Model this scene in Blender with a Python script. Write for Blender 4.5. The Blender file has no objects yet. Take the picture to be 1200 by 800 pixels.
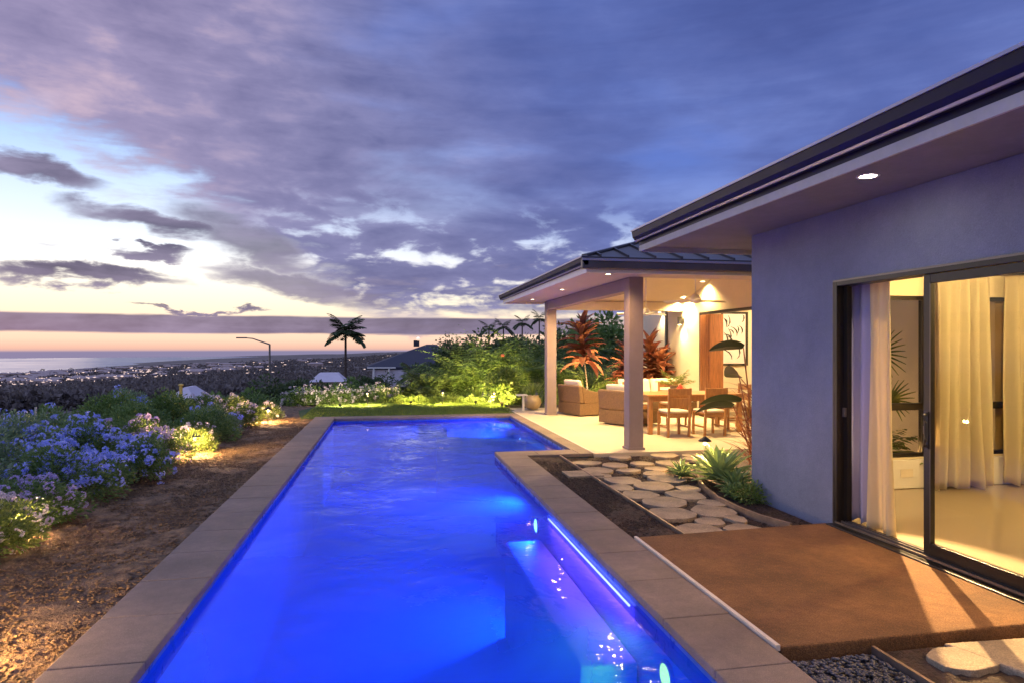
import bpy, math, random
import numpy as np
R = math.radians
rng = np.random.default_rng(7)
random.seed(7)
scene = bpy.context.scene
COL = scene.collection

# ------------------------------------------------------------------ camera
F, EYE, YAW = 760.0, 1.6, math.atan2(144, 760)
CS, SN = math.cos(YAW), math.sin(YAW)
cam_d = bpy.data.cameras.new('camera')
cam = bpy.data.objects.new('camera', cam_d); COL.objects.link(cam)
cam.location = (0, 0, EYE); cam.rotation_euler = (R(90), 0, -YAW)
cam_d.sensor_width = 36; cam_d.lens = 36 * F / 1200; cam_d.shift_y = 7 / 1200
cam_d.clip_start = 0.05; cam_d.clip_end = 60000
scene.camera = cam

def at(u, v, z=0.0):
    a = (u - 600) / F; b = (407 - v) / F
    x, y = CS * a + SN, -SN * a + CS
    t = (z - EYE) / b
    return (x * t, y * t)
def atY(u, v, Y):
    a = (u - 600) / F; b = (407 - v) / F
    x, y = CS * a + SN, -SN * a + CS
    t = Y / y
    return (x * t, EYE + b * t)

# ------------------------------------------------------------------ node expression helper
class E:
    def __init__(s, nt, sock): s.nt = nt; s.s = sock
    def _m(s, op, o=None, rev=False, c=None):
        n = s.nt.nodes.new('ShaderNodeMath'); n.operation = op
        a, b = (o, s) if rev else (s, o)
        for i, q in enumerate((a, b, c)):
            if q is None: continue
            if isinstance(q, E): s.nt.links.new(q.s, n.inputs[i])
            else: n.inputs[i].default_value = float(q)
        return E(s.nt, n.outputs[0])
    def __add__(s, o): return s._m('ADD', o)
    __radd__ = __add__
    def __sub__(s, o): return s._m('SUBTRACT', o)
    def __rsub__(s, o): return s._m('SUBTRACT', o, True)
    def __mul__(s, o): return s._m('MULTIPLY', o)
    __rmul__ = __mul__
    def __truediv__(s, o): return s._m('DIVIDE', o)
    def f(s, op, o=None, c=None): return s._m(op, o, False, c)
    def sstep(s, a, b):
        n = s.nt.nodes.new('ShaderNodeMapRange'); n.interpolation_type = 'SMOOTHSTEP'
        s.nt.links.new(s.s, n.inputs[0])
        n.inputs[1].default_value = a; n.inputs[2].default_value = b
        n.inputs[3].default_value = 0; n.inputs[4].default_value = 1
        if a > b:
            n.inputs[1].default_value = b; n.inputs[2].default_value = a
            n.inputs[3].default_value = 1; n.inputs[4].default_value = 0
        return E(s.nt, n.outputs[0])
def comb(nt, x, y, z):
    n = nt.nodes.new('ShaderNodeCombineXYZ')
    for i, q in enumerate((x, y, z)):
        if isinstance(q, E): nt.links.new(q.s, n.inputs[i])
        else: n.inputs[i].default_value = q
    return n.outputs[0]
def noise(nt, vec, scale, detail=6, rough=.55, dist=0.0):
    n = nt.nodes.new('ShaderNodeTexNoise'); nt.links.new(vec, n.inputs['Vector'])
    n.inputs['Scale'].default_value = scale; n.inputs['Detail'].default_value = detail
    n.inputs['Roughness'].default_value = rough; n.inputs['Distortion'].default_value = dist
    return E(nt, n.outputs['Fac'])
def ramp(nt, e, stops):
    n = nt.nodes.new('ShaderNodeValToRGB'); nt.links.new(e.s, n.inputs[0])
    cr = n.color_ramp
    while len(cr.elements) < len(stops): cr.elements.new(.5)
    for el, (p, c) in zip(cr.elements, stops):
        el.position = p; el.color = (*c, 1)
    return n.outputs[0]
def mixc(nt, fac, a, b, mode='MIX'):
    n = nt.nodes.new('ShaderNodeMix'); n.data_type = 'RGBA'; n.blend_type = mode
    if isinstance(fac, E): nt.links.new(fac.s, n.inputs['Factor'])
    else: n.inputs['Factor'].default_value = fac
    for key, q in ((6, a), (7, b)):
        if isinstance(q, tuple): n.inputs[key].default_value = (*q, 1)
        else: nt.links.new(q, n.inputs[key])
    return n.outputs[2]
def s2l(*c):
    return tuple(((x/255)/12.92 if x <= 10 else ((x/255+.055)/1.055)**2.4) for x in c)

# ------------------------------------------------------------------ world: dusk sky with clouds
w = bpy.data.worlds.new('World'); scene.world = w; w.use_nodes = True
nt = w.node_tree; nt.nodes.clear()
tc = nt.nodes.new('ShaderNodeTexCoord')
sep = nt.nodes.new('ShaderNodeSeparateXYZ'); nt.links.new(tc.outputs['Generated'], sep.inputs[0])
dx, dy, dz = (E(nt, sep.outputs[i]) for i in range(3))
hyp = (dx*dx + dy*dy).f('SQRT').f('MAXIMUM', .02)
V = dz / hyp                                       # tangent of the elevation
A = dx.f('ARCTAN2', dy)                            # azimuth, 0 along the pool, east positive
zz = dz.f('MAXIMUM', 0.0) + .10
pvec = comb(nt, dx / zz, dy / zz, 0.0)             # cloud deck
n_big = noise(nt, pvec, .42, 6, .5, .2)
n_mid = noise(nt, pvec, 1.15, 7, .52, .25)
svec = comb(nt, A*3.0, V*22.0, 3.7)
n_str = noise(nt, svec, 1.6, 7, .6, .4)            # flat streaks
fvec = comb(nt, A*7.0, V*16.0, 1.3)
n_fin = noise(nt, fvec, 2.0, 7, .55, .25)
Vp = V.f('MAXIMUM', -.03)
clear = ramp(nt, (Vp + .03) / .63, [
    (0.0, s2l(140,134,162)), (.036, s2l(150,140,166)), (.046, s2l(226,178,158)), (.066, s2l(248,208,180)), (.105, s2l(250,222,196)),
    (.15, s2l(255,244,214)), (.22, s2l(252,248,242)), (.32, s2l(220,234,254)), (.48, s2l(170,202,250)), (.62, s2l(112,146,222)), (1.0, s2l(62,92,180))])
east = (A + n_big*.25).sstep(-.05, .55)
clear = mixc(nt, east * V.sstep(.06, .3), clear, s2l(70, 104, 190))
cloudc = ramp(nt, n_mid*.45 + n_fin*.2 + n_big*.25 + n_str*.10, [(.32, s2l(70,72,112)), (.44, s2l(94,96,142)), (.55, s2l(124,124,168)), (.68, s2l(176,170,206))])
pink = ramp(nt, n_mid*.45 + n_fin*.25 + n_big*.2 + n_str*.10, [(.34, s2l(98,94,136)), (.5, s2l(150,138,172)), (.64, s2l(222,190,196))])
pz = A.sstep(.02, -.42) * V.sstep(.10, .25)
cloudc = mixc(nt, pz * .85, cloudc, pink)
blue = ramp(nt, n_big*.45 + n_mid*.45 + n_str*.10, [(.38, s2l(54,72,138)), (.5, s2l(72,94,164)), (.62, s2l(106,130,200))])
cloudc = mixc(nt, (A + V*.6 + n_big*.2).sstep(.18, .70) * .80, cloudc, blue)
# cover: clear wedge in the low west, solid above it
edge = .305 - (A + .48) * .42 - (A + .30).f('MAXIMUM', 0) * .25          # lower edge of the cloud mass against azimuth
edge = edge.f('MAXIMUM', .035)
d_edge = V - edge + (n_mid - .5) * .16 + (n_str - .5) * .12 + (n_fin - .5) * .14
cov = d_edge.sstep(-.03, .045)
gap = (n_fin*.55 + n_mid*.45).sstep(.50, .60) * (V.sstep(.02, .07) * V.sstep(.26, .14)) * A.sstep(-.25, -.08) * .95
cov = cov * (1 - gap)
gap2 = (n_big*.65 + n_mid*.35).sstep(.50, .62) * .80 * V.sstep(.15, .3)
cov = cov * (1 - gap2)
def blob(a0, v0, ra, rv, tilt=0.0, amp=1.0):
    a = (A - a0) + (n_mid - .5) * .20; v = (V - v0 - (A - a0) * tilt) + (n_fin - .5) * .06 + (n_str - .5) * .03
    q = (a/ra)*(a/ra) + (v/rv)*(v/rv)
    return q.sstep(1.3, .2) * amp
darks = blob(-.445, .222, .09, .020, -.17)
for args in ((-.315, .170, .085, .022, -.12), (-.40, .091, .12, .011, -.01), (-.20, .150, .11, .034, -.35, .9), (-.12, .09, .14, .020, -.2, .9), (-.33, .128, .045, .006), (-.26, .052, .07, .004)):
    darks = darks.f('MAXIMUM', blob(*args))
band = (V + (n_str - .5)*.010).sstep(.0175, .0215) * (V + (n_str - .5)*.008).sstep(.0455, .042) * (1 - n_str.sstep(.60, .66) * .6 * A.sstep(-.30, .0))
darks = darks.f('MAXIMUM', band * .97)
wisp = n_str.sstep(.60, .70) * V.sstep(.004, .02) * .7 * V.sstep(.2, .1)
darks = darks.f('MAXIMUM', wisp * .8)
darkc = ramp(nt, n_fin*.5 + n_str*.5, [(.34, s2l(80,78,108)), (.62, s2l(132,124,154))])
sky = mixc(nt, cov, clear, cloudc)
sky = mixc(nt, darks * A.sstep(.5, .2), sky, darkc)
sky = mixc(nt, V.sstep(.52, 1.1), sky, s2l(162, 174, 226))  # zenith above the view is brightened to lift the ambient light
low = V.sstep(-.0028, -.0062)
sky = mixc(nt, low, sky, s2l(128, 124, 155))
nish = nt.nodes.new('ShaderNodeTexSky'); nish.sky_type = 'NISHITA'; nish.sun_disc = False
nish.sun_elevation = R(-1.5); nish.sun_rotation = R(-32)
addn = nt.nodes.new('ShaderNodeMix'); addn.data_type = 'RGBA'; addn.blend_type = 'ADD'; addn.inputs['Factor'].default_value = .05
nt.links.new(sky, addn.inputs[6]); nt.links.new(nish.outputs[0], addn.inputs[7])
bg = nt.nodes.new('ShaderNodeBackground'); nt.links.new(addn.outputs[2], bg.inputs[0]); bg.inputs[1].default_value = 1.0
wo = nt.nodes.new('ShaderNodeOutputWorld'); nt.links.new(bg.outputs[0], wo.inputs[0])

# afterglow sun, long set behind cloud: very weak and soft
sd = bpy.data.lights.new('sun', 'SUN'); sd.energy = .12; sd.angle = R(20); sd.color = (1, .72, .6)
so = bpy.data.objects.new('sun', sd); COL.objects.link(so); so.rotation_euler = (R(83), 0, R(32 + 180 - 180))
so.rotation_euler = (R(-83), 0, R(32))

scene.view_settings.view_transform = 'Standard'; scene.view_settings.look = 'None'
scene.view_settings.exposure = 0.28; scene.view_settings.gamma = 1
scene.render.engine = 'CYCLES'
cy = scene.cycles
cy.use_denoising = True; cy.max_bounces = 8; cy.transparent_max_bounces = 24; cy.diffuse_bounces = 4; cy.glossy_bounces = 3
cy.transmission_bounces = 6; cy.sample_clamp_indirect = 4; cy.caustics_reflective = False; cy.caustics_refractive = False

# ------------------------------------------------------------------ materials
def mat(name, col, rough=.7, var=.25, scale=6.0, bump=.0, bscale=40.0, metal=0.0, spec=.5, col2=None, detail=6, tint=None, coat=0.0, stretch=None, speck=0.0, sscale=150.0):
    m = bpy.data.materials.new(name); m.use_nodes = True; t = m.node_tree
    b = t.nodes['Principled BSDF']; b.inputs['Roughness'].default_value = rough
    b.inputs['Metallic'].default_value = metal; b.inputs['Specular IOR Level'].default_value = spec
    b.inputs['Coat Weight'].default_value = coat
    c = t.nodes.new('ShaderNodeTexCoord'); vec = c.outputs['Object']
    if stretch:
        mp = t.nodes.new('ShaderNodeMapping'); mp.inputs['Scale'].default_value = stretch
        t.links.new(vec, mp.inputs[0]); vec = mp.outputs[0]
    if var > 0 or col2:
        n = noise(t, vec, scale, detail, .6)
        lo = tuple(x*(1-var) for x in col); hi = col2 or tuple(min(1, x*(1+var)) for x in col)
        o = ramp(t, n, [(.32, lo), (.68, hi)])
        n2 = noise(t, vec, scale*9, 4, .6)
        o = mixc(t, n2.sstep(.35, .7) * .35 * min(1, var*3), o, tuple(x*.6 for x in col))
        if speck:
            n3 = noise(t, vec, sscale, 3, .7); n4 = noise(t, vec, sscale*.22, 4, .65)
            o = mixc(t, n3.sstep(.44, .60) * speck, o, tuple(x*.30 for x in col)); o = mixc(t, n3.sstep(.50, .38) * n4.sstep(.45, .62) * speck * .8, o, tuple(min(1, x*2.1) for x in col))
        t.links.new(o, b.inputs['Base Color'])
        t.links.new((n*.3 + (rough-.15)).f('MINIMUM', 1.0).s, b.inputs['Roughness'])
    else: b.inputs['Base Color'].default_value = (*col, 1)
    if bump:
        nb = noise(t, vec, bscale, 5, .6)
        bn = t.nodes.new('ShaderNodeBump'); bn.inputs['Strength'].default_value = 1; bn.inputs['Distance'].default_value = bump
        t.links.new(nb.s, bn.inputs['Height']); t.links.new(bn.outputs[0], b.inputs['Normal'])
    return m
def emat(name, col, strength):
    m = bpy.data.materials.new(name); m.use_nodes = True; t = m.node_tree; b = t.nodes['Principled BSDF']
    b.inputs['Base Color'].default_value = (.8, .8, .8, 1); b.inputs['Emission Color'].default_value = (*col, 1)
    b.inputs['Emission Strength'].default_value = strength; return m
def leafmat(name, c1, c2, trans=.35, rough=.5, c3=None):
    m = bpy.data.materials.new(name); m.use_nodes = True; t = m.node_tree
    b = t.nodes['Principled BSDF']; g = t.nodes.new('ShaderNodeNewGeometry')
    st = [(0, c1), (1, c2)] if c3 is None else [(0, c1), (.6, c2), (1, c3)]
    o = ramp(t, E(t, g.outputs['Random Per Island']), st)
    t.links.new(o, b.inputs['Base Color']); b.inputs['Roughness'].default_value = rough
    tr = t.nodes.new('ShaderNodeBsdfTranslucent'); t.links.new(o, tr.inputs[0])
    mx = t.nodes.new('ShaderNodeMixShader'); mx.inputs[0].default_value = trans
    t.links.new(b.outputs[0], mx.inputs[1]); t.links.new(tr.outputs[0], mx.inputs[2])
    t.links.new(mx.outputs[0], t.nodes['Material Output'].inputs[0]); return m
def glassmat(name, tint=(.97, .98, .97), rough=0.0, ior=1.45):
    m = bpy.data.materials.new(name); m.use_nodes = True; t = m.node_tree; t.nodes.remove(t.nodes['Principled BSDF'])
    fr = t.nodes.new('ShaderNodeFresnel'); fr.inputs[0].default_value = ior
    tp = t.nodes.new('ShaderNodeBsdfTransparent'); tp.inputs[0].default_value = (*tint, 1)
    gl = t.nodes.new('ShaderNodeBsdfGlossy'); gl.inputs['Roughness'].default_value = rough
    gg = t.nodes.new('ShaderNodeNewGeometry')
    mx = t.nodes.new('ShaderNodeMixShader'); t.links.new((E(t, fr.outputs[0]) * (1 - E(t, gg.outputs['Backfacing']))).s, mx.inputs[0])
    t.links.new(tp.outputs[0], mx.inputs[1]); t.links.new(gl.outputs[0], mx.inputs[2])
    t.links.new(mx.outputs[0], t.nodes['Material Output'].inputs[0]); return m

M = {}
M['coping'] = mat('honed_sandstone', (.225, .168, .132), .78, .32, 1.6, .002, 120, speck=.32, sscale=230)
M['plaster'] = mat('pool_plaster', (.50, .62, .85), .6, .08, 1.5, .002, 8)
M['tile'] = mat('waterline_tile', (.05, .12, .42), .3, .2, 9)
M['slab'] = mat('patio_concrete', (.56, .46, .33), .6, .12, 1.6, .0008, 60)
M['joint'] = mat('joint_strip', (.62, .55, .48), .6, .1, 5)
M['soil'] = mat('garden_mulch', (.15, .09, .05), .95, .5, 9, .03, 34, col2=(.34, .21, .11))
M['mulch'] = mat('bark_mulch', (.055, .038, .03), .95, .5, 12, .03, 40, col2=(.11, .07, .05))
M['pebble_bed'] = mat('dark_gravel_bed', (.05, .05, .06), .8, .5, 20, .03, 50)
M['pebble'] = mat('dark_pebble', (.10, .10, .115), .55, .5, 3)
M['pad'] = mat('rusty_decomposed_granite', (.185, .085, .028), .92, .45, 1.6, .008, 55, col2=(.30, .145, .055), speck=.55, sscale=130)
M['stone'] = mat('flagstone', (.36, .275, .18), .85, .40, 3.2, .003, 60, speck=.38, sscale=110)
M['edging'] = mat('metal_edging', (.30, .22, .17), .45, .3, 6, metal=.6)
M['wall'] = mat('grey_render', (.215, .24, .345), .9, .16, 1.3, .005, 75, speck=.16, sscale=170)
M['cream'] = mat('cream_wall', (.78, .68, .48), .85, .05, 1.2, .0008, 90)
M['white'] = mat('white_paint', (.78, .74, .68), .55, .05, 3)
M['soffit_dark'] = mat('wing_soffit_board', (.20, .20, .21), .85, .16, 2.0, .0006, 60)
M['fascia'] = mat('fascia_board', (.42, .42, .42), .7, .1, 3)
M['soffit'] = mat('soffit_board', (.60, .50, .44), .7, .05, 2)
M['post'] = mat('taupe_post', (.26, .20, .20), .65, .08, 3)
M['gutter'] = mat('dark_gutter_metal', (.012, .011, .035), .42, .1, 4, spec=.18)
M['gutterlip'] = mat('gutter_lip', (.33, .31, .40), .35, .05, 4, metal=.4)
M['roof'] = mat('standing_seam_roof', (.10, .085, .09), .42, .15, 3, metal=.4)
M['frame'] = mat('bronze_frame', (.022, .018, .016), .35, .1, 6, metal=.3)
M['framelip'] = mat('frame_edge', (.16, .14, .13), .35, .1, 6, metal=.5)
M['glass'] = glassmat('window_glass')
M['screen'] = glassmat('tinted_glass', (.82, .77, .66), .02)
M['curtain'] = leafmat('linen_curtain', (.78, .68, .46), (.78, .68, .46), .4, .85)
M['skylight_tint'] = leafmat('skylight_tint_curtain', (.46, .45, .66), (.46, .45, .66), .1, .8)  # bluish skylight is put into the fabric colour
M['polished'] = mat('polished_floor', (.40, .32, .23), .14, .0, .8)
M['teak'] = mat('teak', (.40, .19, .07), .5, .25, 5, .0006, 30, stretch=(6, 6, 1))
M['teak2'] = mat('folding_door_timber', (.30, .115, .04), .5, .35, 6, .001, 20, stretch=(8, 8, .6))
M['wicker'] = mat('wicker', (.19, .11, .055), .7, .35, 40, .006, 90)
M['cushion'] = mat('cream_cushion', (.74, .66, .54), .9, .06, 8, .001, 120)
M['pot'] = mat('glazed_pot', (.33, .25, .15), .35, .2, 6)
M['red'] = mat('red_cloth', (.55, .03, .02), .7, .1, 8)
M['black'] = mat('black_metal', (.015, .014, .014), .5, .1, 8)
M['steel'] = mat('galvanised_pole', (.22, .18, .15), .5, .1, 8, metal=.4)
M['bark'] = mat('bark', (.10, .07, .05), .9, .3, 8, .01, 30)
M['lawn'] = mat('lawn_soil', (.055, .095, .018), .95, .3, 3, .02, 60)
M['asphalt_dark'] = mat('far_roof', (.03, .03, .05), .7, .15, .5)
M['farwall'] = mat('far_wall', (.66, .58, .62), .8, .1, .4)
M['light'] = emat('lamp_face', (1, .80, .5), 12)
M['bulb'] = emat('path_bulb', (1, .7, .3), 4)
M['light_white'] = emat('soffit_lamp_face', (1, .88, .75), 60)
M['ledstrip'] = emat('pink_led_strip', (1, .50, .85), 7)
M['poolwhite'] = emat('pool_lamp_white', (.75, .9, 1), 7)
M['poolgreen'] = emat('pool_lamp_green', (1, 1, .02), 4.0)
M['city'] = emat('town_light_warm', (1, .66, .44), .9)
M['citywall'] = mat('town_wall', (.60, .42, .34), .8, .2, .1)
M['leaf_d'] = leafmat('dark_leaf', (.04, .07, .02), (.11, .15, .05))
M['leaf'] = leafmat('garden_leaf', (.08, .15, .03), (.24, .34, .09))
M['leaf_b'] = leafmat('bright_leaf', (.09, .16, .03), (.27, .34, .08))
M['leaf_g'] = leafmat('grey_leaf', (.14, .22, .09), (.32, .40, .20))
M['ti'] = leafmat('red_ti_leaf', (.20, .06, .035), (.46, .20, .10), .3, .4)
M['paddle'] = leafmat('paddle_leaf', (.012, .022, .010), (.03, .045, .018), .15, .4)
M['agave'] = leafmat('agave_leaf', (.16, .26, .09), (.36, .46, .18), .25, .4)
M['petal_blue'] = leafmat('blue_petal', (.32, .38, .92), (.64, .68, 1.0), .3, .6)
M['petal_white'] = leafmat('white_petal', (.66, .55, .58), (.84, .76, .78), .3, .6)
M['petal_mauve'] = leafmat('mauve_petal', (.52, .38, .66), (.72, .60, .82), .3, .6)
M['grassblade'] = leafmat('grass_blade', (.10, .16, .02), (.22, .30, .05))
M['valley'] = mat('valley_scrub', (.14, .11, .10), .95, .4, .004, 0, 1, col2=(.24, .19, .16))

# ------------------------------------------------------------------ mesh helpers
class MB:
    def __init__(s): s.v = []; s.f = []
    def add(s, vs, fs):
        o = len(s.v); s.v += [tuple(p) for p in vs]; s.f += [tuple(o+i for i in q) for q in fs]; return s
    def box(s, x0, x1, y0, y1, z0, z1):
        return s.add([(x0,y0,z0),(x1,y0,z0),(x1,y1,z0),(x0,y1,z0),(x0,y0,z1),(x1,y0,z1),(x1,y1,z1),(x0,y1,z1)],
                     [(0,3,2,1),(4,5,6,7),(0,1,5,4),(1,2,6,5),(2,3,7,6),(3,0,4,7)])
    def prism(s, poly, z0, z1):
        n = len(poly)
        return s.add([(x,y,z0) for x,y in poly] + [(x,y,z1) for x,y in poly],
                     [tuple(range(n-1,-1,-1)), tuple(range(n,2*n))] + [(i,(i+1)%n,n+(i+1)%n,n+i) for i in range(n)])
    def hull8(s, b, t):   # bottom quad, top quad
        return s.add(list(b)+list(t), [(3,2,1,0),(4,5,6,7),(0,1,5,4),(1,2,6,5),(2,3,7,6),(3,0,4,7)])
    def tube(s, pts, rad, seg=8, cap=True):
        P = [np.array(p, float) for p in pts]; n = len(P)
        rads = rad if hasattr(rad, '__len__') else [rad]*n
        vs = []
        for i, p in enumerate(P):
            d = P[min(i+1, n-1)] - P[max(i-1, 0)]; d /= (np.linalg.norm(d) + 1e-9)
            a = np.array((0,0,1.)) if abs(d[2]) < .9 else np.array((1.,0,0))
            u = np.cross(d, a); u /= np.linalg.norm(u); w_ = np.cross(d, u)
            for k in range(seg):
                t = 2*math.pi*k/seg
                vs.append(tuple(p + rads[i]*(math.cos(t)*u + math.sin(t)*w_)))
        fs = [(i*seg+k, i*seg+(k+1)%seg, (i+1)*seg+(k+1)%seg, (i+1)*seg+k) for i in range(n-1) for k in range(seg)]
        if cap: fs += [tuple(range(seg-1,-1,-1)), tuple((n-1)*seg+k for k in range(seg))]
        return s.add(vs, fs)
    def lathe(s, prof, c=(0,0,0), seg=24):
        vs = [(c[0]+r*math.cos(2*math.pi*k/seg), c[1]+r*math.sin(2*math.pi*k/seg), c[2]+z) for r, z in prof for k in range(seg)]
        fs = [(i*seg+k, i*seg+(k+1)%seg, (i+1)*seg+(k+1)%seg, (i+1)*seg+k) for i in range(len(prof)-1) for k in range(seg)]
        fs += [tuple(range(seg-1,-1,-1)), tuple((len(prof)-1)*seg+k for k in range(seg))]
        return s.add(vs, fs)
    def blade(s, base, az, elev, length, width, droop=1.0, segs=6, fold=.25, prof=None, twist=0.0):
        p = np.array(base, float); e = elev; vs = []
        h = np.array((math.cos(az), math.sin(az), 0)); sd0 = np.array((-math.sin(az), math.cos(az), 0))
        for i in range(segs+1):
            t = i/segs
            wdt = width * (prof(t) if prof else math.sin(math.pi*min(1, .12+.88*t))**.8) + .001
            d = h*math.cos(e) + np.array((0,0,1))*math.sin(e)
            up = -h*math.sin(e) + np.array((0,0,1))*math.cos(e)
            sd_ = sd0*math.cos(twist) + up*math.sin(twist); up = up*math.cos(twist) - sd0*math.sin(twist)
            vs += [tuple(p - sd_*wdt/2 + up*wdt*fold), tuple(p), tuple(p + sd_*wdt/2 + up*wdt*fold)]
            p = p + d*length/segs; e -= droop/segs
        fs = []
        for i in range(segs):
            a = i*3; fs += [(a, a+1, a+4, a+3), (a+1, a+2, a+5, a+4)]
        return s.add(vs, fs)
    def mesh(s, name):
        me = bpy.data.meshes.new(name); me.from_pydata(s.v, [], s.f); me.update(); return me
    def build(s, name, m, parent=None, world=True, bevel=0.0, smooth=False, loc=None):
        o = bpy.data.objects.new(name, s.mesh(name)); COL.objects.link(o); o.data.materials.append(M[m] if isinstance(m, str) else m)
        if parent is not None:
            o.parent = parent
            if world:
                l = np.array(parent.location)
                pp = parent.parent
                while pp is not None: l = l + np.array(pp.location); pp = pp.parent
                o.location = tuple(-l)
        if loc: o.location = loc
        if smooth: o.data.polygons.foreach_set('use_smooth', [True]*len(o.data.polygons))
        if bevel:
            b = o.modifiers.new('bevel', 'BEVEL'); b.width = bevel; b.segments = 2; b.limit_method = 'ANGLE'
        return o
def npobj(name, V_, Fc, m, parent=None):
    me = bpy.data.meshes.new(name); V_ = np.asarray(V_, np.float32); Fc = np.asarray(Fc, np.int32)
    k = Fc.shape[1]
    me.vertices.add(len(V_)); me.vertices.foreach_set('co', V_.ravel())
    me.loops.add(Fc.size); me.loops.foreach_set('vertex_index', Fc.ravel())
    me.polygons.add(len(Fc)); me.polygons.foreach_set('loop_start', np.arange(0, Fc.size, k, dtype=np.int32))
    me.polygons.foreach_set('loop_total', np.full(len(Fc), k, np.int32)); me.update(calc_edges=True)
    o = bpy.data.objects.new(name, me); COL.objects.link(o); me.materials.append(M[m]); o.parent = parent
    return o
def leafcloud(pos, direc, L, W, droopz=0.0):
    """rhombus leaves: pos (n,3) and unit directions (n,3)"""
    n = len(pos); L = np.broadcast_to(L, n)[:, None]; W = np.broadcast_to(W, n)[:, None]
    r = rng.normal(size=(n, 3)); side = np.cross(direc, r); side /= np.linalg.norm(side, axis=1)[:, None] + 1e-9
    nrm = np.cross(direc, side)
    a = pos; b = pos + direc*L*.45 + side*W*.5 + nrm*W*.15; c = pos + direc*L; c[:, 2] -= droopz*L[:, 0]
    d = pos + direc*L*.45 - side*W*.5 + nrm*W*.15
    Vv = np.stack([a, b, c, d], 1).reshape(-1, 3); Ff = np.arange(4*n).reshape(n, 4)
    return Vv, Ff
def unit(a): return a / (np.linalg.norm(a, axis=1)[:, None] + 1e-9)
def merge(*vf):
    V_, F_, o = [], [], 0
    for v, f in vf: V_.append(v); F_.append(f + o); o += len(v)
    return np.concatenate(V_), np.concatenate(F_)

def tag(o, label, cat, group=None, kind=None):
    o['label'] = label; o['category'] = cat
    if group: o['group'] = group
    if kind: o['kind'] = kind
    return o
def struct(o): o['kind'] = 'structure'; return o
def empty(name, loc=(0, 0, 0), rz=0.0, label=None, cat=None, group=None):
    o = bpy.data.objects.new(name, None); COL.objects.link(o); o.location = loc; o.rotation_euler = (0, 0, rz); o.empty_display_size = .1
    if label: tag(o, label, cat, group)
    return o
def kids(o): return [c for c in bpy.data.objects if c.parent is o]
def dup(root, loc, rz=None, label=None, scale=None, cat=None):
    def rec(s, par):
        c = s.copy(); COL.objects.link(c); c.parent = par
        for k in kids(s): rec(k, c)
        return c
    r = rec(root, None); r.location = loc
    if rz is not None: r.rotation_euler = (0, 0, rz)
    if scale is not None: r.scale = scale if hasattr(scale, '__len__') else (scale,)*3
    if label: r['label'] = label
    if cat: r['category'] = cat
    return r
def lamp(name, kind, loc, energy, color, size=.05, parent=None, target=None, spot=None, blend=.6):
    l = bpy.data.lights.new(name, kind); l.energy = energy; l.color = color
    if kind == 'AREA': l.size = size
    else: l.shadow_soft_size = size
    if spot: l.spot_size = R(spot); l.spot_blend = blend
    o = bpy.data.objects.new(name, l); COL.objects.link(o); o.location = loc
    if target is not None:
        import mathutils
        d = mathutils.Vector(target) - mathutils.Vector(loc); o.rotation_euler = d.to_track_quat('-Z', 'Y').to_euler()
    return o
WARM = (1, .68, .27); AMBER = (1, .60, .24)

# ------------------------------------------------------------------ terrain, sea
def smooth(a, b, x): t = np.clip((x-a)/(b-a), 0, 1); return t*t*(3-2*t)
def vnoise(x, y, s):
    return (np.sin(x/s*1.7 + 2*np.sin(y/s*.9)) * np.cos(y/s*1.3 + 1.7*np.sin(x/s*.7)) )
def height(x, y):
    x = np.asarray(x, float); y = np.asarray(y, float)
    ox = np.maximum(np.maximum(-5.2 - x, x - 40), 0); oy = np.maximum(np.maximum(-30 - y, y - 20.5), 0)
    d = np.hypot(ox, oy)
    prof = np.interp(d, [0, 3, 8, 20, 45, 85, 180, 500, 1500, 3000, 4600, 9000, 16000], [0, .35, 1.3, 3.0, 5.0, 7.5, 13.5, 29, 62, 105, 152, 200, 260])
    az = np.degrees(np.arctan2(x, y))
    wfar = np.interp(az, [-180, -120, -60, -28, -20, -14, -4, 5, 15, 60, 180], [0, .4, 1, 1, .86, .74, .52, .20, 0, 0, 0])
    wnear = np.interp(az, [-180, -140, -60, 0, 12, 40, 180], [.2, .6, 1, .85, .12, 0, 0])
    k = smooth(60, 900, d)
    wgt = wnear*(1-k) + wfar*k
    z = -.14 - prof*wgt
    up = np.interp(az, [-180, -120, -60, 20, 60, 120, 180], [.06, .02, 0, 0, .03, .06, .06]) * np.maximum(d-20, 0)
    z = z + np.minimum(up, 400)
    z += vnoise(x, y, 60)*np.clip(d/400, 0, 1)*2.0*smooth(30, 150, d) + vnoise(x+99, y, 430)*5*smooth(400, 2500, d)
    return z
gx = np.unique(np.concatenate([np.array([-1.69, 2.05, 3.95]), np.arange(-12, 14, 1.0), -12-np.geomspace(1, 14000, 60), 14+np.geomspace(1, 14000, 45)]))
gx = np.array([g for g in gx if not (-1.69 < g < 3.95) or g == 2.05])
gy = np.unique(np.concatenate([np.array([-4.0, 9.45, 15.62]), np.arange(-10, 30, 1.0), -10-np.geomspace(1, 6000, 30), 30+np.geomspace(1, 14000, 70)]))
gy = np.array([g for g in gy if not (-4.0 < g < 15.62) or g == 9.45])
XX, YY = np.meshgrid(gx, gy, indexing='ij'); ZZ = height(XX, YY)
ZZ[(XX > -5) & (XX < 14) & (YY > -5) & (YY < 20.1)] = -.14
vs = np.stack([XX, YY, ZZ], -1).reshape(-1, 3); ny = len(gy); fs = []
for i in range(len(gx)-1):
    for j in range(ny-1):
        cx, cyy = (gx[i]+gx[i+1])/2, (gy[j]+gy[j+1])/2
        if -1.69 < cx < 2.05 and -4 < cyy < 15.62: continue
        if 2.0 < cx < 3.95 and 9.45 < cyy < 15.62: continue
        fs.append((i*ny+j, (i+1)*ny+j, (i+1)*ny+j+1, i*ny+j+1))
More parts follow.
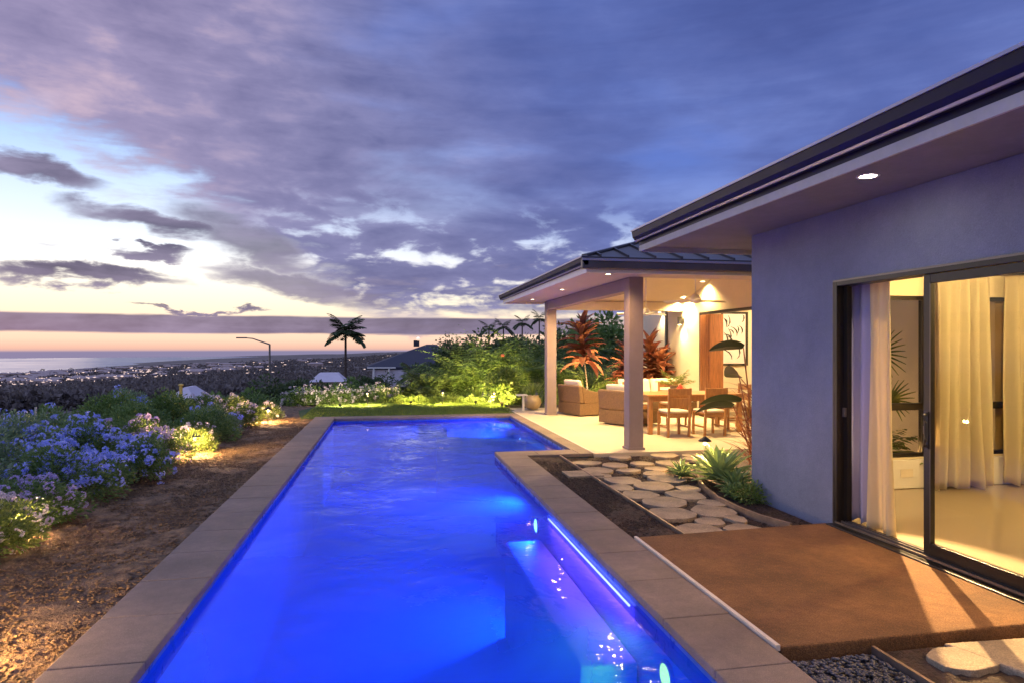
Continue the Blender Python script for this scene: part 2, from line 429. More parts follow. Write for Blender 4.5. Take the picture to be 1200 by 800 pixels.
g = npobj('ground', vs, np.array(fs), 'valley'); struct(g); g['label'] = 'hillside falling away to the valley'
g.data.polygons.foreach_set('use_smooth', [True]*len(g.data.polygons))
M['sea'] = mat('sea_water', (.16, .19, .28), .35, .05, .001, 0)
seg = 128; sv = [(0, 0, -150.5)]; 
for k in range(seg): sv.append((11800*math.sin(2*math.pi*k/seg), 11800*math.cos(2*math.pi*k/seg), -150.5))
sea = MB().add(sv, [(0, 1+(k+1) % seg, 1+k) for k in range(seg)]).build('sea', 'sea'); struct(sea)

# sheets near the house
def sheet(name, poly, z, m, zb=None):
    return struct(MB().prism(poly, (zb if zb is not None else z-.03), z).build(name, m))
def rough_sheet(name, x0, x1, y0, y1, z, m, step, amp):
    xs = np.linspace(x0, x1, max(2, int((x1-x0)/step))); ys = np.linspace(y0, y1, max(2, int((y1-y0)/step)))
    X_, Y_ = np.meshgrid(xs, ys, indexing='ij')
    Z_ = z + amp*(rng.random(X_.shape)-.5) + amp*.8*vnoise(X_*9, Y_*9, 3)
    Z_[0, :] = Z_[-1, :] = z; Z_[:, 0] = Z_[:, -1] = z
    n2 = len(ys); idx = np.arange(len(xs)*n2).reshape(len(xs), n2)
    Fq = np.stack([idx[:-1, :-1], idx[1:, :-1], idx[1:, 1:], idx[:-1, 1:]], -1).reshape(-1, 4)
    o = npobj(name, np.stack([X_, Y_, Z_], -1).reshape(-1, 3), Fq, m); return struct(o)
rough_sheet('garden_bed', -5.2, -1.70, 2.0, 19.5, -.06, 'soil', .045, .022)
rough_sheet('mulch_strip', 2.03, 2.50, 5.21, 9.43, -.045, 'mulch', .035, .03)
rough_sheet('paving_bed', 2.53, 3.94, 5.21, 9.43, -.066, 'mulch', .035, .014)
rough_sheet('gravel_bed', 2.03, 2.60, .2, 3.12, -.075, 'pebble_bed', .03, .02)
rough_sheet('lower_bed', 2.62, 3.90, .2, 3.12, -.07, 'mulch', .035, .022)
# loose pebbles and bark chips
def chips(name, x0, x1, y0, y1, z, n, s0, s1, m, flat=.45):
    c = np.stack([rng.uniform(x0, x1, n), rng.uniform(y0, y1, n), np.full(n, z)], 1)
    oct_ = np.array([(1,0,0),(0,1,0),(-1,0,0),(0,-1,0),(0,0,1),(0,0,-1)], float)
    Vv = []; th = rng.uniform(0, 6.28, n); sc = rng.uniform(s0, s1, (n, 3)); sc[:, 2] *= flat
    base = oct_[None]*sc[:, None, :]
    rx = base[..., 0]*np.cos(th)[:, None] - base[..., 1]*np.sin(th)[:, None]; ry = base[..., 0]*np.sin(th)[:, None] + base[..., 1]*np.cos(th)[:, None]
    Vv = np.stack([rx, ry, base[..., 2] + rng.uniform(-.3, .3, (n, 6))*sc[:, 2:3]], -1) + c[:, None, :]
    t = np.array([(0,1,4),(1,2,4),(2,3,4),(3,0,4),(1,0,5),(2,1,5),(3,2,5),(0,3,5)])
    Ff = (t[None] + 6*np.arange(n)[:, None, None]).reshape(-1, 3)
    return npobj(name, Vv.reshape(-1, 3), Ff, m)
tag(chips('gravel', 2.05, 2.58,   .4, 3.1, -.065, 4200, .008, .022, 'pebble'), 'loose dark gravel beside the pool coping below the rusty pad', 'gravel', kind='stuff')
tag(chips('bark_chips', 2.05, 2.49, 5.25, 9.4, -.035, 5500, .006, .022, 'mulch', .3), 'loose bark chips between the coping and the metal edging', 'mulch', kind='stuff')
tag(chips('soil_crumbs', -4.9, -1.72, 2.2, 16, -.05, 42000, .006, .022, 'soil', .45), 'coarse brown mulch crumbs along the flower bed', 'mulch', kind='stuff')
tag(chips('bed_chips', 2.55, 3.92, 5.25, 9.4, -.058, 6000, .005, .018, 'mulch', .3), 'fine dark chips between the stepping stones', 'mulch', kind='stuff')
# ------------------------------------------------------------------ pool
PX0, PX1, PXW = -1.24, 1.61, 2.83
PYN, PYS, PYF = -2.5, 9.85, 15.15
DEP = -1.45
pool = empty('swimming_pool', (0, 6, 0), 0, 'long blue lit pool with stone coping between the flower bed and the house', 'swimming pool')
b = MB()
o = .02
b.box(PX0-.2, PX0, PYN-.2, PYF+.2, DEP-.2, -.058); b.box(PX1, PX1+.2, PYN-.2, PYS-.2, DEP-.2, -.058)
b.box(PX1, PXW+.2, PYS-.2, PYS, DEP-.2, -.058); b.box(PXW, PXW+.2, PYS, PYF+.2, DEP-.2, -.058)
b.box(PX0, PXW, PYF, PYF+.2, DEP-.2, -.058); b.box(PX0, PX1, PYN-.2, PYN, DEP-.2, -.058)
b.box(PX0, PX1, PYN, PYS-.2, DEP-.2, DEP); b.box(PX0, PXW, PYS-.2, PYF, DEP-.2, DEP)
b.build('basin', 'plaster', pool)
b = MB(); e_ = .012
b.box(PX0, PX0+e_, PYN, PYF, -.20, -.060); b.box(PX1-e_, PX1, PYN, PYS-.002, -.20, -.060); b.box(PX1-e_, PXW, PYS, PYS+e_, -.20, -.060)
b.box(PXW-e_, PXW, PYS+e_, PYF, -.20, -.060); b.box(PX0+e_, PXW-e_, PYF-e_, PYF, -.20, -.060)
b.build('waterline_tile', 'tile', pool)
bench = MB().box(1.20, PX1-.015, 4.0, 6.75, DEP, -.45).build('bench', 'plaster', pool, bevel=.02)
strip = MB().tube([(PX1-.03, 4.12, -.125), (PX1-.03, 6.36, -.125)], .007, 8).build('strip_light', 'ledstrip', pool)
la = bpy.data.lights.new('lamp', 'AREA'); la.shape = 'RECTANGLE'; la.size = 2.3; la.size_y = .03; la.energy = 13; la.color = (1, .10, .40)
lo = bpy.data.objects.new('lamp', la); COL.objects.link(lo); lo.location = (PX1-.06, 5.24, -.15); lo.rotation_euler = (0, R(30), R(90)); lo.rotation_euler = (R(35), 0, R(-90))
b = MB().hull8([(.95,13.15,DEP),(2.72,12.3,DEP),(2.72,12.6,DEP),(.95,13.45,DEP)], [(.95,13.15,-.22),(2.72,12.3,-.22),(2.72,12.6,-.22),(.95,13.45,-.22)])
b.box(2.60, 2.815, 10.95, 12.28, DEP, -.19); b.build('spa_wall', 'plaster', pool, bevel=.015)
b = MB(); 
for i in range(3): b.box(1.3, 2.81, 15.12-.35*(i+1), 15.12-.35*i-.002, DEP, -.25-.22*i)
b.build('step', 'plaster', pool)
# coping: butt-jointed slabs
cw = .45
b = MB(); rj = random.Random(3)
def slabs_y(x0, x1, y0, y1, pitch=.62):
    y = y0
    while y < y1 - .01:
        ye = min(y+pitch, y1); b.box(x0, x1, y+.0018, ye-.0018, -.055, rj.uniform(-.0012, .0012)); y = ye
def slabs_x(y0, y1, x0, x1, pitch=.62):
    x = x0
    while x < x1 - .01:
        xe = min(x+pitch, x1); b.box(x+.0018, xe-.0018, y0, y1, -.055, rj.uniform(-.0012, .0012)); x = xe
slabs_y(-1.68, PX0+.02, -2.6, PYF+.45); slabs_y(PX1-.02, 2.02, -2.6, 9.44)
slabs_x(9.445, PYS+.01, PX1-.02, 3.05); slabs_x(PYF-.02, PYF+.45, PX0+.025, 3.05); slabs_y(PXW-.02, 3.05, PYS+.015, PYF-.025)
b.build('coping', 'coping', pool, bevel=.008)
b = MB().box(2.03, 2.055, 3.14, 5.18, -.02, .012).build('coping_strip', 'joint', pool)
# water
def watermat():
    m = bpy.data.materials.new('pool_water'); m.use_nodes = True; t = m.node_tree; t.nodes.remove(t.nodes['Principled BSDF'])
    c = t.nodes.new('ShaderNodeTexCoord')
    h = noise(t, c.outputs['Object'], 1.1, 4, .5, .4)*.6 + noise(t, c.outputs['Object'], 6.0, 3, .5, .3) * noise(t, c.outputs['Object'], .35, 2, .5).sstep(.48, .66) * .30
    bn = t.nodes.new('ShaderNodeBump'); bn.inputs['Strength'].default_value = 1; bn.inputs['Distance'].default_value = .045
    t.links.new(h.s, bn.inputs['Height'])
    fr = t.nodes.new('ShaderNodeFresnel'); fr.inputs[0].default_value = 1.33; t.links.new(bn.outputs[0], fr.inputs['Normal'])
    tp0 = t.nodes.new('ShaderNodeBsdfTransparent'); tp0.inputs[0].default_value = (.13, .36, 1, 1)
    tl = t.nodes.new('ShaderNodeBsdfTranslucent'); tl.inputs[0].default_value = (.045, .20, 1, 1)
    tp = t.nodes.new('ShaderNodeMixShader'); t.links.new((noise(t, c.outputs['Object'], .42, 4, .5, .6).sstep(.36, .64) * .50 + .10).s, tp.inputs[0]); t.links.new(tp0.outputs[0], tp.inputs[1]); t.links.new(tl.outputs[0], tp.inputs[2])
    gl = t.nodes.new('ShaderNodeBsdfGlossy'); gl.inputs['Roughness'].default_value = .035; t.links.new(bn.outputs[0], gl.inputs['Normal'])
    gg = t.nodes.new('ShaderNodeNewGeometry')
    mx = t.nodes.new('ShaderNodeMixShader'); t.links.new((E(t, fr.outputs[0]) * (1 - E(t, gg.outputs['Backfacing']))).s, mx.inputs[0])
    t.links.new(tp.outputs[0], mx.inputs[1]); t.links.new(gl.outputs[0], mx.inputs[2])
    t.links.new(mx.outputs[0], t.nodes['Material Output'].inputs[0]); return m
M['water'] = watermat()
wt = MB().add([(PX0+e_,PYN,-.085),(PX1-e_,PYN,-.085),(PX1-e_,PYS+e_,-.085),(PXW-e_,PYS+e_,-.085),(PXW-e_,PYF-e_,-.085),(PX0+e_,PYF-e_,-.085)], [(0,1,2,3,4,5)]).build('water', 'water')
struct(wt)
# pool lights
def pool_light(x, y, z, nx, ny, face, label, energy, color, r=.075):
    t = empty('pool_light', (x, y, z), 0, label, 'pool light')
    ax = np.array((nx, ny, 0.)); s_ = np.array((-ny, nx, 0.)); vs_ = []
    def ring(rad, off): return [tuple(ax*off + s_*rad*math.cos(q*.3927) + np.array((0,0,rad*math.sin(q*.3927)))) for q in range(16)]
    m1 = MB(); A1 = ring(r*1.25, .0) + ring(r*1.25, .018) + ring(r, .022); 
    m1.add(A1, [(i, (i+1)%16, 16+(i+1)%16, 16+i) for i in range(16)] + [(16+i, 16+(i+1)%16, 32+(i+1)%16, 32+i) for i in range(16)])
    m1.build('bezel', 'white', t, world=False)
    m2 = MB(); m2.add(ring(r*.99, .02) + ring(r*.6, .032), [(i, (i+1)%16, 16+(i+1)%16, 16+i) for i in range(16)] + [tuple(range(16, 32))]); m2.build('lens', face, t, world=False)
    l = lamp('lamp', 'SPOT', (x+nx*.06, y+ny*.06, z), energy, color, .06, target=(x+nx*2, y+ny*2, z-.35), spot=172, blend=.5)
    return t
BL = (.005, .12, 1.0)
pool_light(PX1, 6.98, -.36, -1, 0, 'poolwhite', 'small round white pool light in the pool wall at mid length', 360, BL)
pool_light(PX1, 3.57, -.33, -1, 0, 'poolgreen', 'glowing green pool light in the near pool wall', 26, (.35, 1, .02))
pool_light(PXW, 13.9, -.42, -1, 0, 'poolwhite', 'tiny pool light in the spa wall by the patio', 420, BL, .05)
pool_light(PX1, 1.6, -.5, -1, 0, 'poolwhite', 'added unseen fill light in the pool wall nearest the viewer', 95, BL)  # lamp added out of view to fill the near water with blue
pool_light(.2, PYN, -.5, 0, 1, 'poolwhite', 'added unseen fill light in the near end wall of the pool', 190, BL)  # second off-view lamp added as fill for the near water

# ------------------------------------------------------------------ terrace, pad, edging
b = MB()
xs_ = [3.055, 4.8, 6.6, 7.2]; 
b.box(3.055, 7.19, 9.445, 16.2, -.16, -.004); struct(b.build('patio_floor', 'slab', bevel=.004))
struct(MB().box(3.055, 3.085, 9.46, 16.2, -.003, .001).build('patio_joint_strip', 'joint'))
pad = MB(); pts = [(2.06, 3.14), (3.93, 3.14), (3.93, 5.30), (2.06, 5.20)]
struct(MB().prism(pts, -.14, .0).build('garden_pad', 'pad', bevel=.012))
tag(MB().box(2.22, 2.68, 7.85, 8.22, -.06, -.012).build('drain_cover', 'stone', bevel=.006), 'small square pale stone cover in the dark mulch by the coping', 'drain cover')
tag(MB().box(2.505, 2.525, 5.2, 9.42, -.10, -.006).build('metal_edging', 'edging'), 'long straight rusty edging between mulch strip and stepping stones', 'edging')
cv = [at(u, v, 0) for u, v in ((817,556),(819,563),(826,571),(840,582),(862,593),(890,604),(926,614))]
b = MB(); poly = cv + [(x+.03, y+.02) for x, y in cv[::-1]]
for i in range(len(cv)-1):
    (x0, y0), (x1, y1) = cv[i], cv[i+1]; b.hull8([(x0,y0,-.1),(x0+.03,y0+.012,-.1),(x1+.03,y1+.012,-.1),(x1,y1,-.1)], [(x0,y0,.01),(x0+.03,y0+.012,.01),(x1+.03,y1+.012,.01),(x1,y1,.01)])
tag(b.build('metal_edging', 'edging'), 'curved pale edging round the agave bed', 'edging')
tag(MB().box(2.60, 2.62, .3, 3.13, -.2, -.035).build('metal_edging', 'edging'), 'rusty edging between the dark gravel and the near flagstone', 'edging')

# stepping stones: (u, v, half width px, half height px, label)
ST = [(553,0,0,0,'')]
SS = [(725.8+0,532,13.5,2,'first row beside the coping corner')]
def crop(u, v, w_, h_): return (560+u/3.3333, 460+v/3.3333, w_/6.6, h_/5.2)
raw = [((553,243,92,13),'thin pale flagstone touching the patio edge, leftmost of three'), ((735,238,115,14),'thin pale flagstone touching the patio edge beside the post'),
 ((838,238,92,10),'thin pale flagstone touching the patio edge beside the path light'), ((425,266,122,13),'flagstone in the second row from the patio, by the rusty edging'),
 ((535,275,112,16),'flagstone in the second row from the patio, second from the rusty edging'), ((640,268,95,13),'flagstone in the second row from the patio, third from the rusty edging'),
 ((757,267,125,16),'flagstone in the second row from the patio, fourth from the rusty edging'), ((852,250,100,13),'flagstone in the second row from the patio, nearest the path light'),
 ((468,295,125,20),'flagstone in the third row from the patio, by the rusty edging'), ((590,294,100,12),'flagstone in the third row from the patio, second from the rusty edging'),
 ((695,290,92,14),'flagstone in the third row from the patio, third from the rusty edging'), ((798,290,92,16),'flagstone in the third row from the patio, beside the bright path light pool'),
 ((482,316,95,13),'small flagstone half hidden by the rusty edging near the third row'), ((690,308,105,15),'worn flagstone in the centre of the path, fourth row from the patio'),
 ((568,334,145,26),'flagstone in the fourth row from the patio, by the rusty edging'), ((738,328,140,26),'broad flagstone in the fourth row from the patio, brightly lit'),
 ((690,355,158,30),'broad flagstone in the fifth row from the patio, in mid path'), ((560,362,108,22),'flagstone in the fifth row from the patio, by the rusty edging'),
 ((826,365,95,22),'flagstone in the fifth row from the patio, by the curved edging'), ((631,388,152,28),'flagstone in the sixth row from the patio, by the rusty edging'),
 ((814,391,152,34),'flagstone in the sixth row from the patio, by the curved edging'), ((730,418,185,36),'large pointed flagstone in the seventh row, mid path'),
 ((918,420,116,22),'narrow flagstone in the seventh row, by the curved edging'), ((918,451,176,40),'large flagstone in the eighth row, by the curved edging'),
 ((765,463,190,40),'large pointed flagstone in the eighth row, by the rusty edging'), ((907,491,122,27),'small oval flagstone in the ninth row, mid path'),
 ((1010,481,80,24),'small flagstone in the ninth row, close to the curved edging'), ((865,527,196,48),'biggest round flagstone beside the rusty pad, by the rusty edging'),
 ((1040,522,150,36),'wide flat flagstone beside the rusty pad, near the house wall')]
GS = 'pale flagstones laid as stepping stones'
def stone(cx, cy, rx, ry, seed, label, z0=-.07, z1=-.028):
    r_ = random.Random(seed); n = r_.choice([7, 8, 9]); ph = r_.random()*6; poly = []
    for k in range(n):
        a = ph + 2*math.pi*(k + r_.uniform(-.22, .22))/n; s_ = r_.uniform(.88, 1.10)
        poly.append((rx*s_*math.cos(a), ry*s_*math.sin(a)))
    # chaikin once, keep some corners crisp
    q = []
    for i in range(n):
        x0, y0 = poly[i]; x1, y1 = poly[(i+1) % n]; q += [(x0*.86+x1*.14, y0*.86+y1*.14), (x0*.14+x1*.86, y0*.14+y1*.86)]
    o = MB().prism(q, z0, z1 + r_.uniform(-.003, .003)).build('stepping_stone', 'stone', bevel=.005, loc=(cx, cy, 0))
    return tag(o, label, 'stepping stone', GS)
for i, (q, lab) in enumerate(raw):
    u, v, hw, hh = crop(*q)
    x, y = at(u, v, -.01); xl, yl = at(u-hw, v, -.01); xr, yr = at(u+hw, v, -.01); xn, yn = at(u, v+hh, -.01); xf, yf = at(u, v-hh, -.01)
    rx = (xr-xl)/2; ry = (yf-yn)/2
    stone(x, (yf+yn)/2, rx*1.03, max(ry, .12)*1.04, 40+i, lab)
stone(2.98, 2.93, .20, .145, 91, 'pointed flagstone in the lower bed at the foot of the rusty pad', -.13, -.035)
b = MB().prism([(3.02,3.09),(3.9,3.05),(3.9,1.2),(3.35,1.2),(3.22,2.55)], -.14, -.036)
tag(b.build('stone_slab', 'stone', bevel=.012), 'large sandy slab under the sliding door below the pad', 'stone slab')
stone(2.93, 2.50, .2, .12, 95, 'flagstone cut off by the bottom of the view in the lower bed', -.13, -.035)

# ------------------------------------------------------------------ house
WX, WY = 3.98, 6.62
house = empty('house', (WX, WY, 0), 0, 'single storey house with grey rendered wing, lit patio and dark metal roof', 'house')
def part(mb, name, m, parent=house, bevel=0.0, smooth=False): return mb.build(name, m, parent, bevel=bevel, smooth=smooth)
T = .15; XR = 9.4; YB = -3.0; D0, D1, DH = 1.55, 5.25, 2.20
b = MB(); b.box(WX, WX+T, D1, WY, -.14, 2.84); b.box(WX, WX+T, YB, D0, -.14, 2.84); b.box(WX, WX+T, D0, D1, DH, 2.84)
part(b, 'wall', 'wall')
# end wall with two window openings
W1 = (5.20, 6.12, .34, 2.19); W2 = (6.45, 7.95, .34, 2.19)
b = MB(); y0, y1 = WY-T, WY-.001
b.box(WX+T+.001, W1[0], y0, y1, -.14, 2.84); b.box(W1[1], W2[0], y0, y1, -.14, 2.84); b.box(W2[1], XR, y0, y1, -.14, 2.84)
for W_ in (W1, W2): b.box(W_[0], W_[1], y0, y1, -.14, W_[2]); b.box(W_[0], W_[1], y0, y1, W_[3], 2.84)
part(b, 'end_wall', 'cream')
part(MB().box(XR, XR+T, YB, WY, -.14, 2.84), 'back_wall', 'cream'); part(MB().box(WX, XR, YB-T, YB, -.14, 2.84), 'side_wall', 'cream')
part(MB().box(WX+T, XR, YB, WY-T, 2.58, 2.66), 'ceiling', 'cream')
part(MB().box(WX-.02+.04, XR, YB, WY-T, -.12, -.006), 'floor', 'polished')
part(MB().box(WX+T, XR, WY-T-.018, WY-T-.001, 0, .10), 'skirting', 'white')
o = part(MB().box(WX+T+.01, 9.3, WY-T-.06, WY-T-.02, .0, .325), 'window_seat', 'white', bevel=.006)
o.location.x += 0
part(MB().box(5.70, 5.86, WY-T-.068, WY-T-.061, .13, .22), 'socket_plate', 'cushion')
for k, W_ in enumerate((W1, W2)):
    f = MB(); x0, x1, z0, z1 = W_; ya, yb = WY-T+.03, WY-T+.09; fw = .045
    f.box(x0, x0+fw, ya, yb, z0, z1); f.box(x1-fw, x1, ya, yb, z0, z1); f.box(x0+fw, x1-fw, ya, yb, z0, z0+fw); f.box(x0+fw, x1-fw, ya, yb, z1-fw, z1)
    f.box(x0+fw, x1-fw, ya, yb, .88, .96)
    fr = part(f, 'window', 'frame')
    MB().box(x0+fw, x1-fw, ya+.025, ya+.031, z0+fw, .88).build('pane', 'screen', fr); MB().box(x0+fw, x1-fw, ya+.025, ya+.031, .96, z1-fw).build('pane', 'screen', fr)
# soffit, fascia, gutter of the wing
EX, EY = 3.05, 7.62
part(MB().box(EX+.02, WX+.6, YB, EY-.02, 2.845, 2.87).box(WX+.6, XR, WY, EY-.02, 2.845, 2.87), 'soffit', 'soffit_dark')
b = MB(); b.box(EX, EX+.02, YB, EY, 2.785, 2.855); b.box(EX+.02, XR, EY-.02, EY, 2.785, 2.855); part(b, 'fascia', 'fascia')
b = MB(); b.box(EX+.003, EX+.02, YB, EY, 2.856, 3.04); b.box(EX+.02, XR, EY-.017, EY-.003, 2.856, 3.04); part(b, 'fascia_board', 'gutter')  # dark board stands in for the shadow line below the gutter
b = MB()
def gut(b, prof, x0, y0, x1, y1):  # prof: (outward, z) extruded along line, outward normal to the left of travel
    dx_, dy_ = x1-x0, y1-y0; L_ = math.hypot(dx_, dy_); nx, ny = -dy_/L_, dx_/L_
    n = len(prof); vs_ = [(x0+nx*p, y0+ny*p, z) for p, z in prof] + [(x1+nx*p, y1+ny*p, z) for p, z in prof]
    b.add(vs_, [tuple(range(n)), tuple(range(2*n-1, n-1, -1))] + [(i, n+i, n+(i+1) % n, (i+1) % n) for i in range(n)])
def gutter_set(x0, y0, x1, y1, zb, parent, h=.13):
    g1 = MB(); gut(g1, [(.0, zb), (.045, zb), (.085, zb+.05), (.10, zb+h), (0, zb+h)], x0, y0, x1, y1); g = part(g1, 'gutter', 'gutter', parent)
    g2 = MB(); gut(g2, [(.101, zb+h-.012), (.112, zb+h-.012), (.112, zb+h+.008), (.0, zb+h+.008), (.0, zb+h+.002), (.101, zb+h+.002)], x0, y0, x1, y1)
    gut(g2, [(.0455, zb-.006), (.060, zb-.006), (.067, zb+.010), (.0575, zb+.012)], x0, y0, x1, y1)
    g2.build('gutter_lip', 'gutterlip', g)
    return g
gutter_set(EX, YB, EX, EY, 2.905, house)
part(MB().hull8([(EX-.02,YB,3.045),(EX+3.2,YB,3.045),(EX+3.2,EY,3.045),(EX-.02,EY,3.045)], [(EX-.02,YB,3.065),(EX+3.2,YB,4.10),(EX+3.2,EY-3.2,4.10),(EX-.02,EY+.02,3.065)]), 'roof', 'roof')
part(MB().hull8([(EX+3.2,YB,3.045),(XR+.6,YB,3.045),(XR+.6,EY,3.045),(EX+3.2,EY,3.045)], [(EX+3.2,YB,4.10),(XR+.6,YB,3.065),(XR+.6,EY,3.065),(EX+3.2,EY-3.2,4.10)]), 'roof', 'roof')
# sliding door
door = empty('sliding_door', (0, 0, 0)); door.parent = house; door.location = (0, 0, 0)
door.location = (0, -3.2, 0)
xf0, xf1 = WX-.015, WX+.14
f = MB(); f.box(xf0, xf1, D1-.05, D1, 0, DH); f.box(xf0, xf1, D0, D0+.05, 0, DH); f.box(xf0, xf1, D0+.05, D1-.05, DH-.05, DH); f.box(xf0, xf1, D0+.05, D1-.05, -.02, .03)
part(f, 'door_frame', 'frame', door, bevel=.003)
f = MB()
for xx in (WX-.045, WX+.02, WX+.06): f.box(xx, xx+.012, D0+.06, D1-.06, .03, .045)
part(f, 'track', 'framelip', door)
part(MB().box(WX-.09, WX-.016, D0, D1, -.10, .012), 'sill', 'frame', door, bevel=.004)
part(MB().box(WX-.0175, WX-.0155, D0, D1, DH-.012, DH+.004).box(WX-.0175, WX-.0155, D1-.006, D1+.004, 0, DH-.012), 'frame_edge', 'framelip', door)
def sash(ya, yb, x, handle):
    s_ = MB(); fw = .065; za, zb = .045, DH-.055
    s_.box(x, x+.04, ya, ya+fw, za, zb); s_.box(x, x+.04, yb-fw, yb, za, zb); s_.box(x, x+.04, ya+fw, yb-fw, za, za+.09); s_.box(x, x+.04, ya+fw, yb-fw, zb-fw, zb)
    p = part(s_, 'door_panel', 'frame', door, bevel=.003)
    MB().box(x+.017, x+.023, ya+fw, yb-fw, za+.09, zb-fw).build('pane', 'glass', p)
    for yq in (yb-fw, ya+fw-.006): MB().box(x-.002, x-.0005, yq, yq+.006, za+.09, zb-fw).build('bead', 'framelip', p)
    if handle:
        yh = yb-fw*.5; hb = MB(); zc = .98
        hb.tube([(x-.002, yh, zc-.12), (x-.045, yh-.02, zc-.115), (x-.06, yh-.05, zc-.06), (x-.06, yh-.05, zc+.06), (x-.045, yh-.02, zc+.115), (x-.002, yh, zc+.12)], .011, 8)
        hb.box(x-.012, x-.0025, yh-.02, yh+.02, zc-.14, zc+.14); hb.build('handle', 'black', p)
        MB().box(x-.02, x-.013, yh-.006, yh+.014, zc-.03, zc+.03).build('latch', 'framelip', p)
sash(3.12, 4.25, WX+.0, True); sash(2.02, 3.16, WX+.055, False)
part(MB().box(WX+.055, WX+.095, D1-.10, D1-.051, .045, DH-.055), 'screen_stile', 'frame', door)
part(MB().box(WX+.035, WX+.054, D1-.09, D1-.06, .98, 1.06), 'strike_plate', 'framelip', door)
# curtains
def curtain(name, p0, p1, ztop, zbot, folds, amp, m, seed, label=None, flare=0.0, pinch=.0):
    r_ = random.Random(seed); nu, nv = folds*10, 26; d = np.array(p1)-np.array(p0); L_ = np.linalg.norm(d); d = d/L_; n_ = np.array((-d[1], d[0]))
    phs = [r_.uniform(0, 6.28) for _ in range(4)]; vs_ = []
    for j in range(nv+1):
        t = j/nv; z = ztop + (zbot-ztop)*t
        for i in range(nu+1):
            s_ = i/nu; am = amp*(.45+.55*t)*(1+.4*math.sin(s_*9+phs[0]))
            wv = math.sin(s_*folds*2*math.pi + .9*math.sin(2.2*t+phs[1]+s_*5)) * am + amp*.5*math.sin(s_*folds*3.1+phs[2]+t*2)*t
            along = (s_-.5)*L_*(1+flare*t*t - pinch*math.sin(math.pi*t)) + L_/2
            off = n_*wv + d*along; zz_ = z + (0.02*math.sin(s_*17+phs[3]) if j == nv else 0)
            vs_.append((p0[0]+off[0], p0[1]+off[1], zz_))
    fs_ = [(j*(nu+1)+i, j*(nu+1)+i+1, (j+1)*(nu+1)+i+1, (j+1)*(nu+1)+i) for j in range(nv) for i in range(nu)]
    o = MB().add(vs_, fs_).build(name, m, None, smooth=True)
    so_ = o.modifiers.new('thick', 'SOLIDIFY'); so_.thickness = .003
    return tag(o, label, 'curtain', 'floor length curtains')
curtain('curtain', (4.21, 5.34), (4.20, 5.0), 2.42, .03, 3, .045, 'skylight_tint', 1, 'curtain with lavender skylight painted in at the left side of the open sliding door')
curtain('curtain', (4.165, 5.03), (4.15, 4.76), 2.42, .015, 3, .032, 'curtain', 2, 'golden cream curtain hanging beside the lavender one in the open doorway', flare=.35)
curtain('curtain', (6.08, 6.30), (6.72, 6.24), 2.42, .02, 5, .065, 'curtain', 3, 'cream curtain at the back wall seen through the door glass between two windows', flare=.12)
curtain('curtain', (7.02, 6.30), (7.75, 6.2), 2.42, .02, 5, .08, 'curtain', 4, 'creased cream curtain right of the dark window behind the door glass', flare=.05)
rod = MB().tube([(4.7, 6.30, 2.45), (8.6, 6.30, 2.45)], .014, 8); tag(rod.build('curtain_rod', 'black'), 'dark curtain rod high on the back wall of the lit room', 'curtain rod')
rod = MB().box(4.19, 4.27, 1.6, 5.24, 2.43, 2.45); tag(rod.build('curtain_track', 'white'), 'white curtain track above the sliding door', 'curtain track')
# spot fixture inside
t = empty('track_light', (7.3, 6.0, 2.45), 0, 'small dark track spotlight near the ceiling by the back curtains', 'spotlight')
MB().box(-.25, .25, -.015, .015, .10, .13).build('rail', 'black', t, world=False); MB().tube([(0,0,.1),(0,0,.03)], .01).tube([(-.06,0,.03),(.08,0,-.03)], [.035,.045], 12).build('lamp_head', 'black', t, world=False)
for i, (x, y) in enumerate(((5.6, 4.9), (7.4, 3.3), (5.6, 1.6))):
    t = empty('ceiling_light', (x, y, 2.58), 0, ('round ceiling light nearest the curtains inside the lit room', 'round ceiling light in the middle of the lit room', 'round ceiling light deep in the lit room')[i], 'ceiling light')
    MB().lathe([(.11, 0), (.11, -.03), (.095, -.03)], seg=20).build('rim', 'white', t, world=False); MB().lathe([(.094, -.026), (.08, -.035)], seg=20).build('diffuser', 'light', t, world=False)
    lamp('lamp', 'POINT', (x, y, 2.46), 125, (1, .67, .25), .05)
lamp('lamp', 'SPOT', (5.2, 6.25, 2.5), 2600, (1, .64, .28), .02, target=(3.5, 3.75, 0), spot=38, blend=.4)

# wing soffit downlight
def downlight(x, y, z, label, energy, color, face='light', spot=130, r=.05, tgt=None, name='downlight'):
    t = empty(name, (x, y, z), 0, label, 'downlight', 'recessed downlights')
    MB().lathe([(r*1.35, 0), (r*1.35, -.006), (r, -.006), (r, -.002)], seg=20).build('trim_ring', 'white', t, world=False)
    MB().lathe([(r*.97, -.003), (r*.9, -.0045)], seg=20).build('lens', face, t, world=False)
    if energy: lamp('lamp', 'SPOT', (x, y, z-.02), energy, color, .03, target=tgt or (x, y, 0), spot=spot, blend=.9)
    return t
downlight(3.42, 4.15, 2.845, 'bright white downlight in the soffit above the sliding door', 140, (1, .50, .17), 'light_white', 105, .058, (2.75, 4.25, 0))
downlight(3.42, 1.3, 2.845, 'downlight in the wing soffit closest to the viewer', 60, (1, .50, .17), 'light_white', 100, .045, (2.8, 1.4, 0))

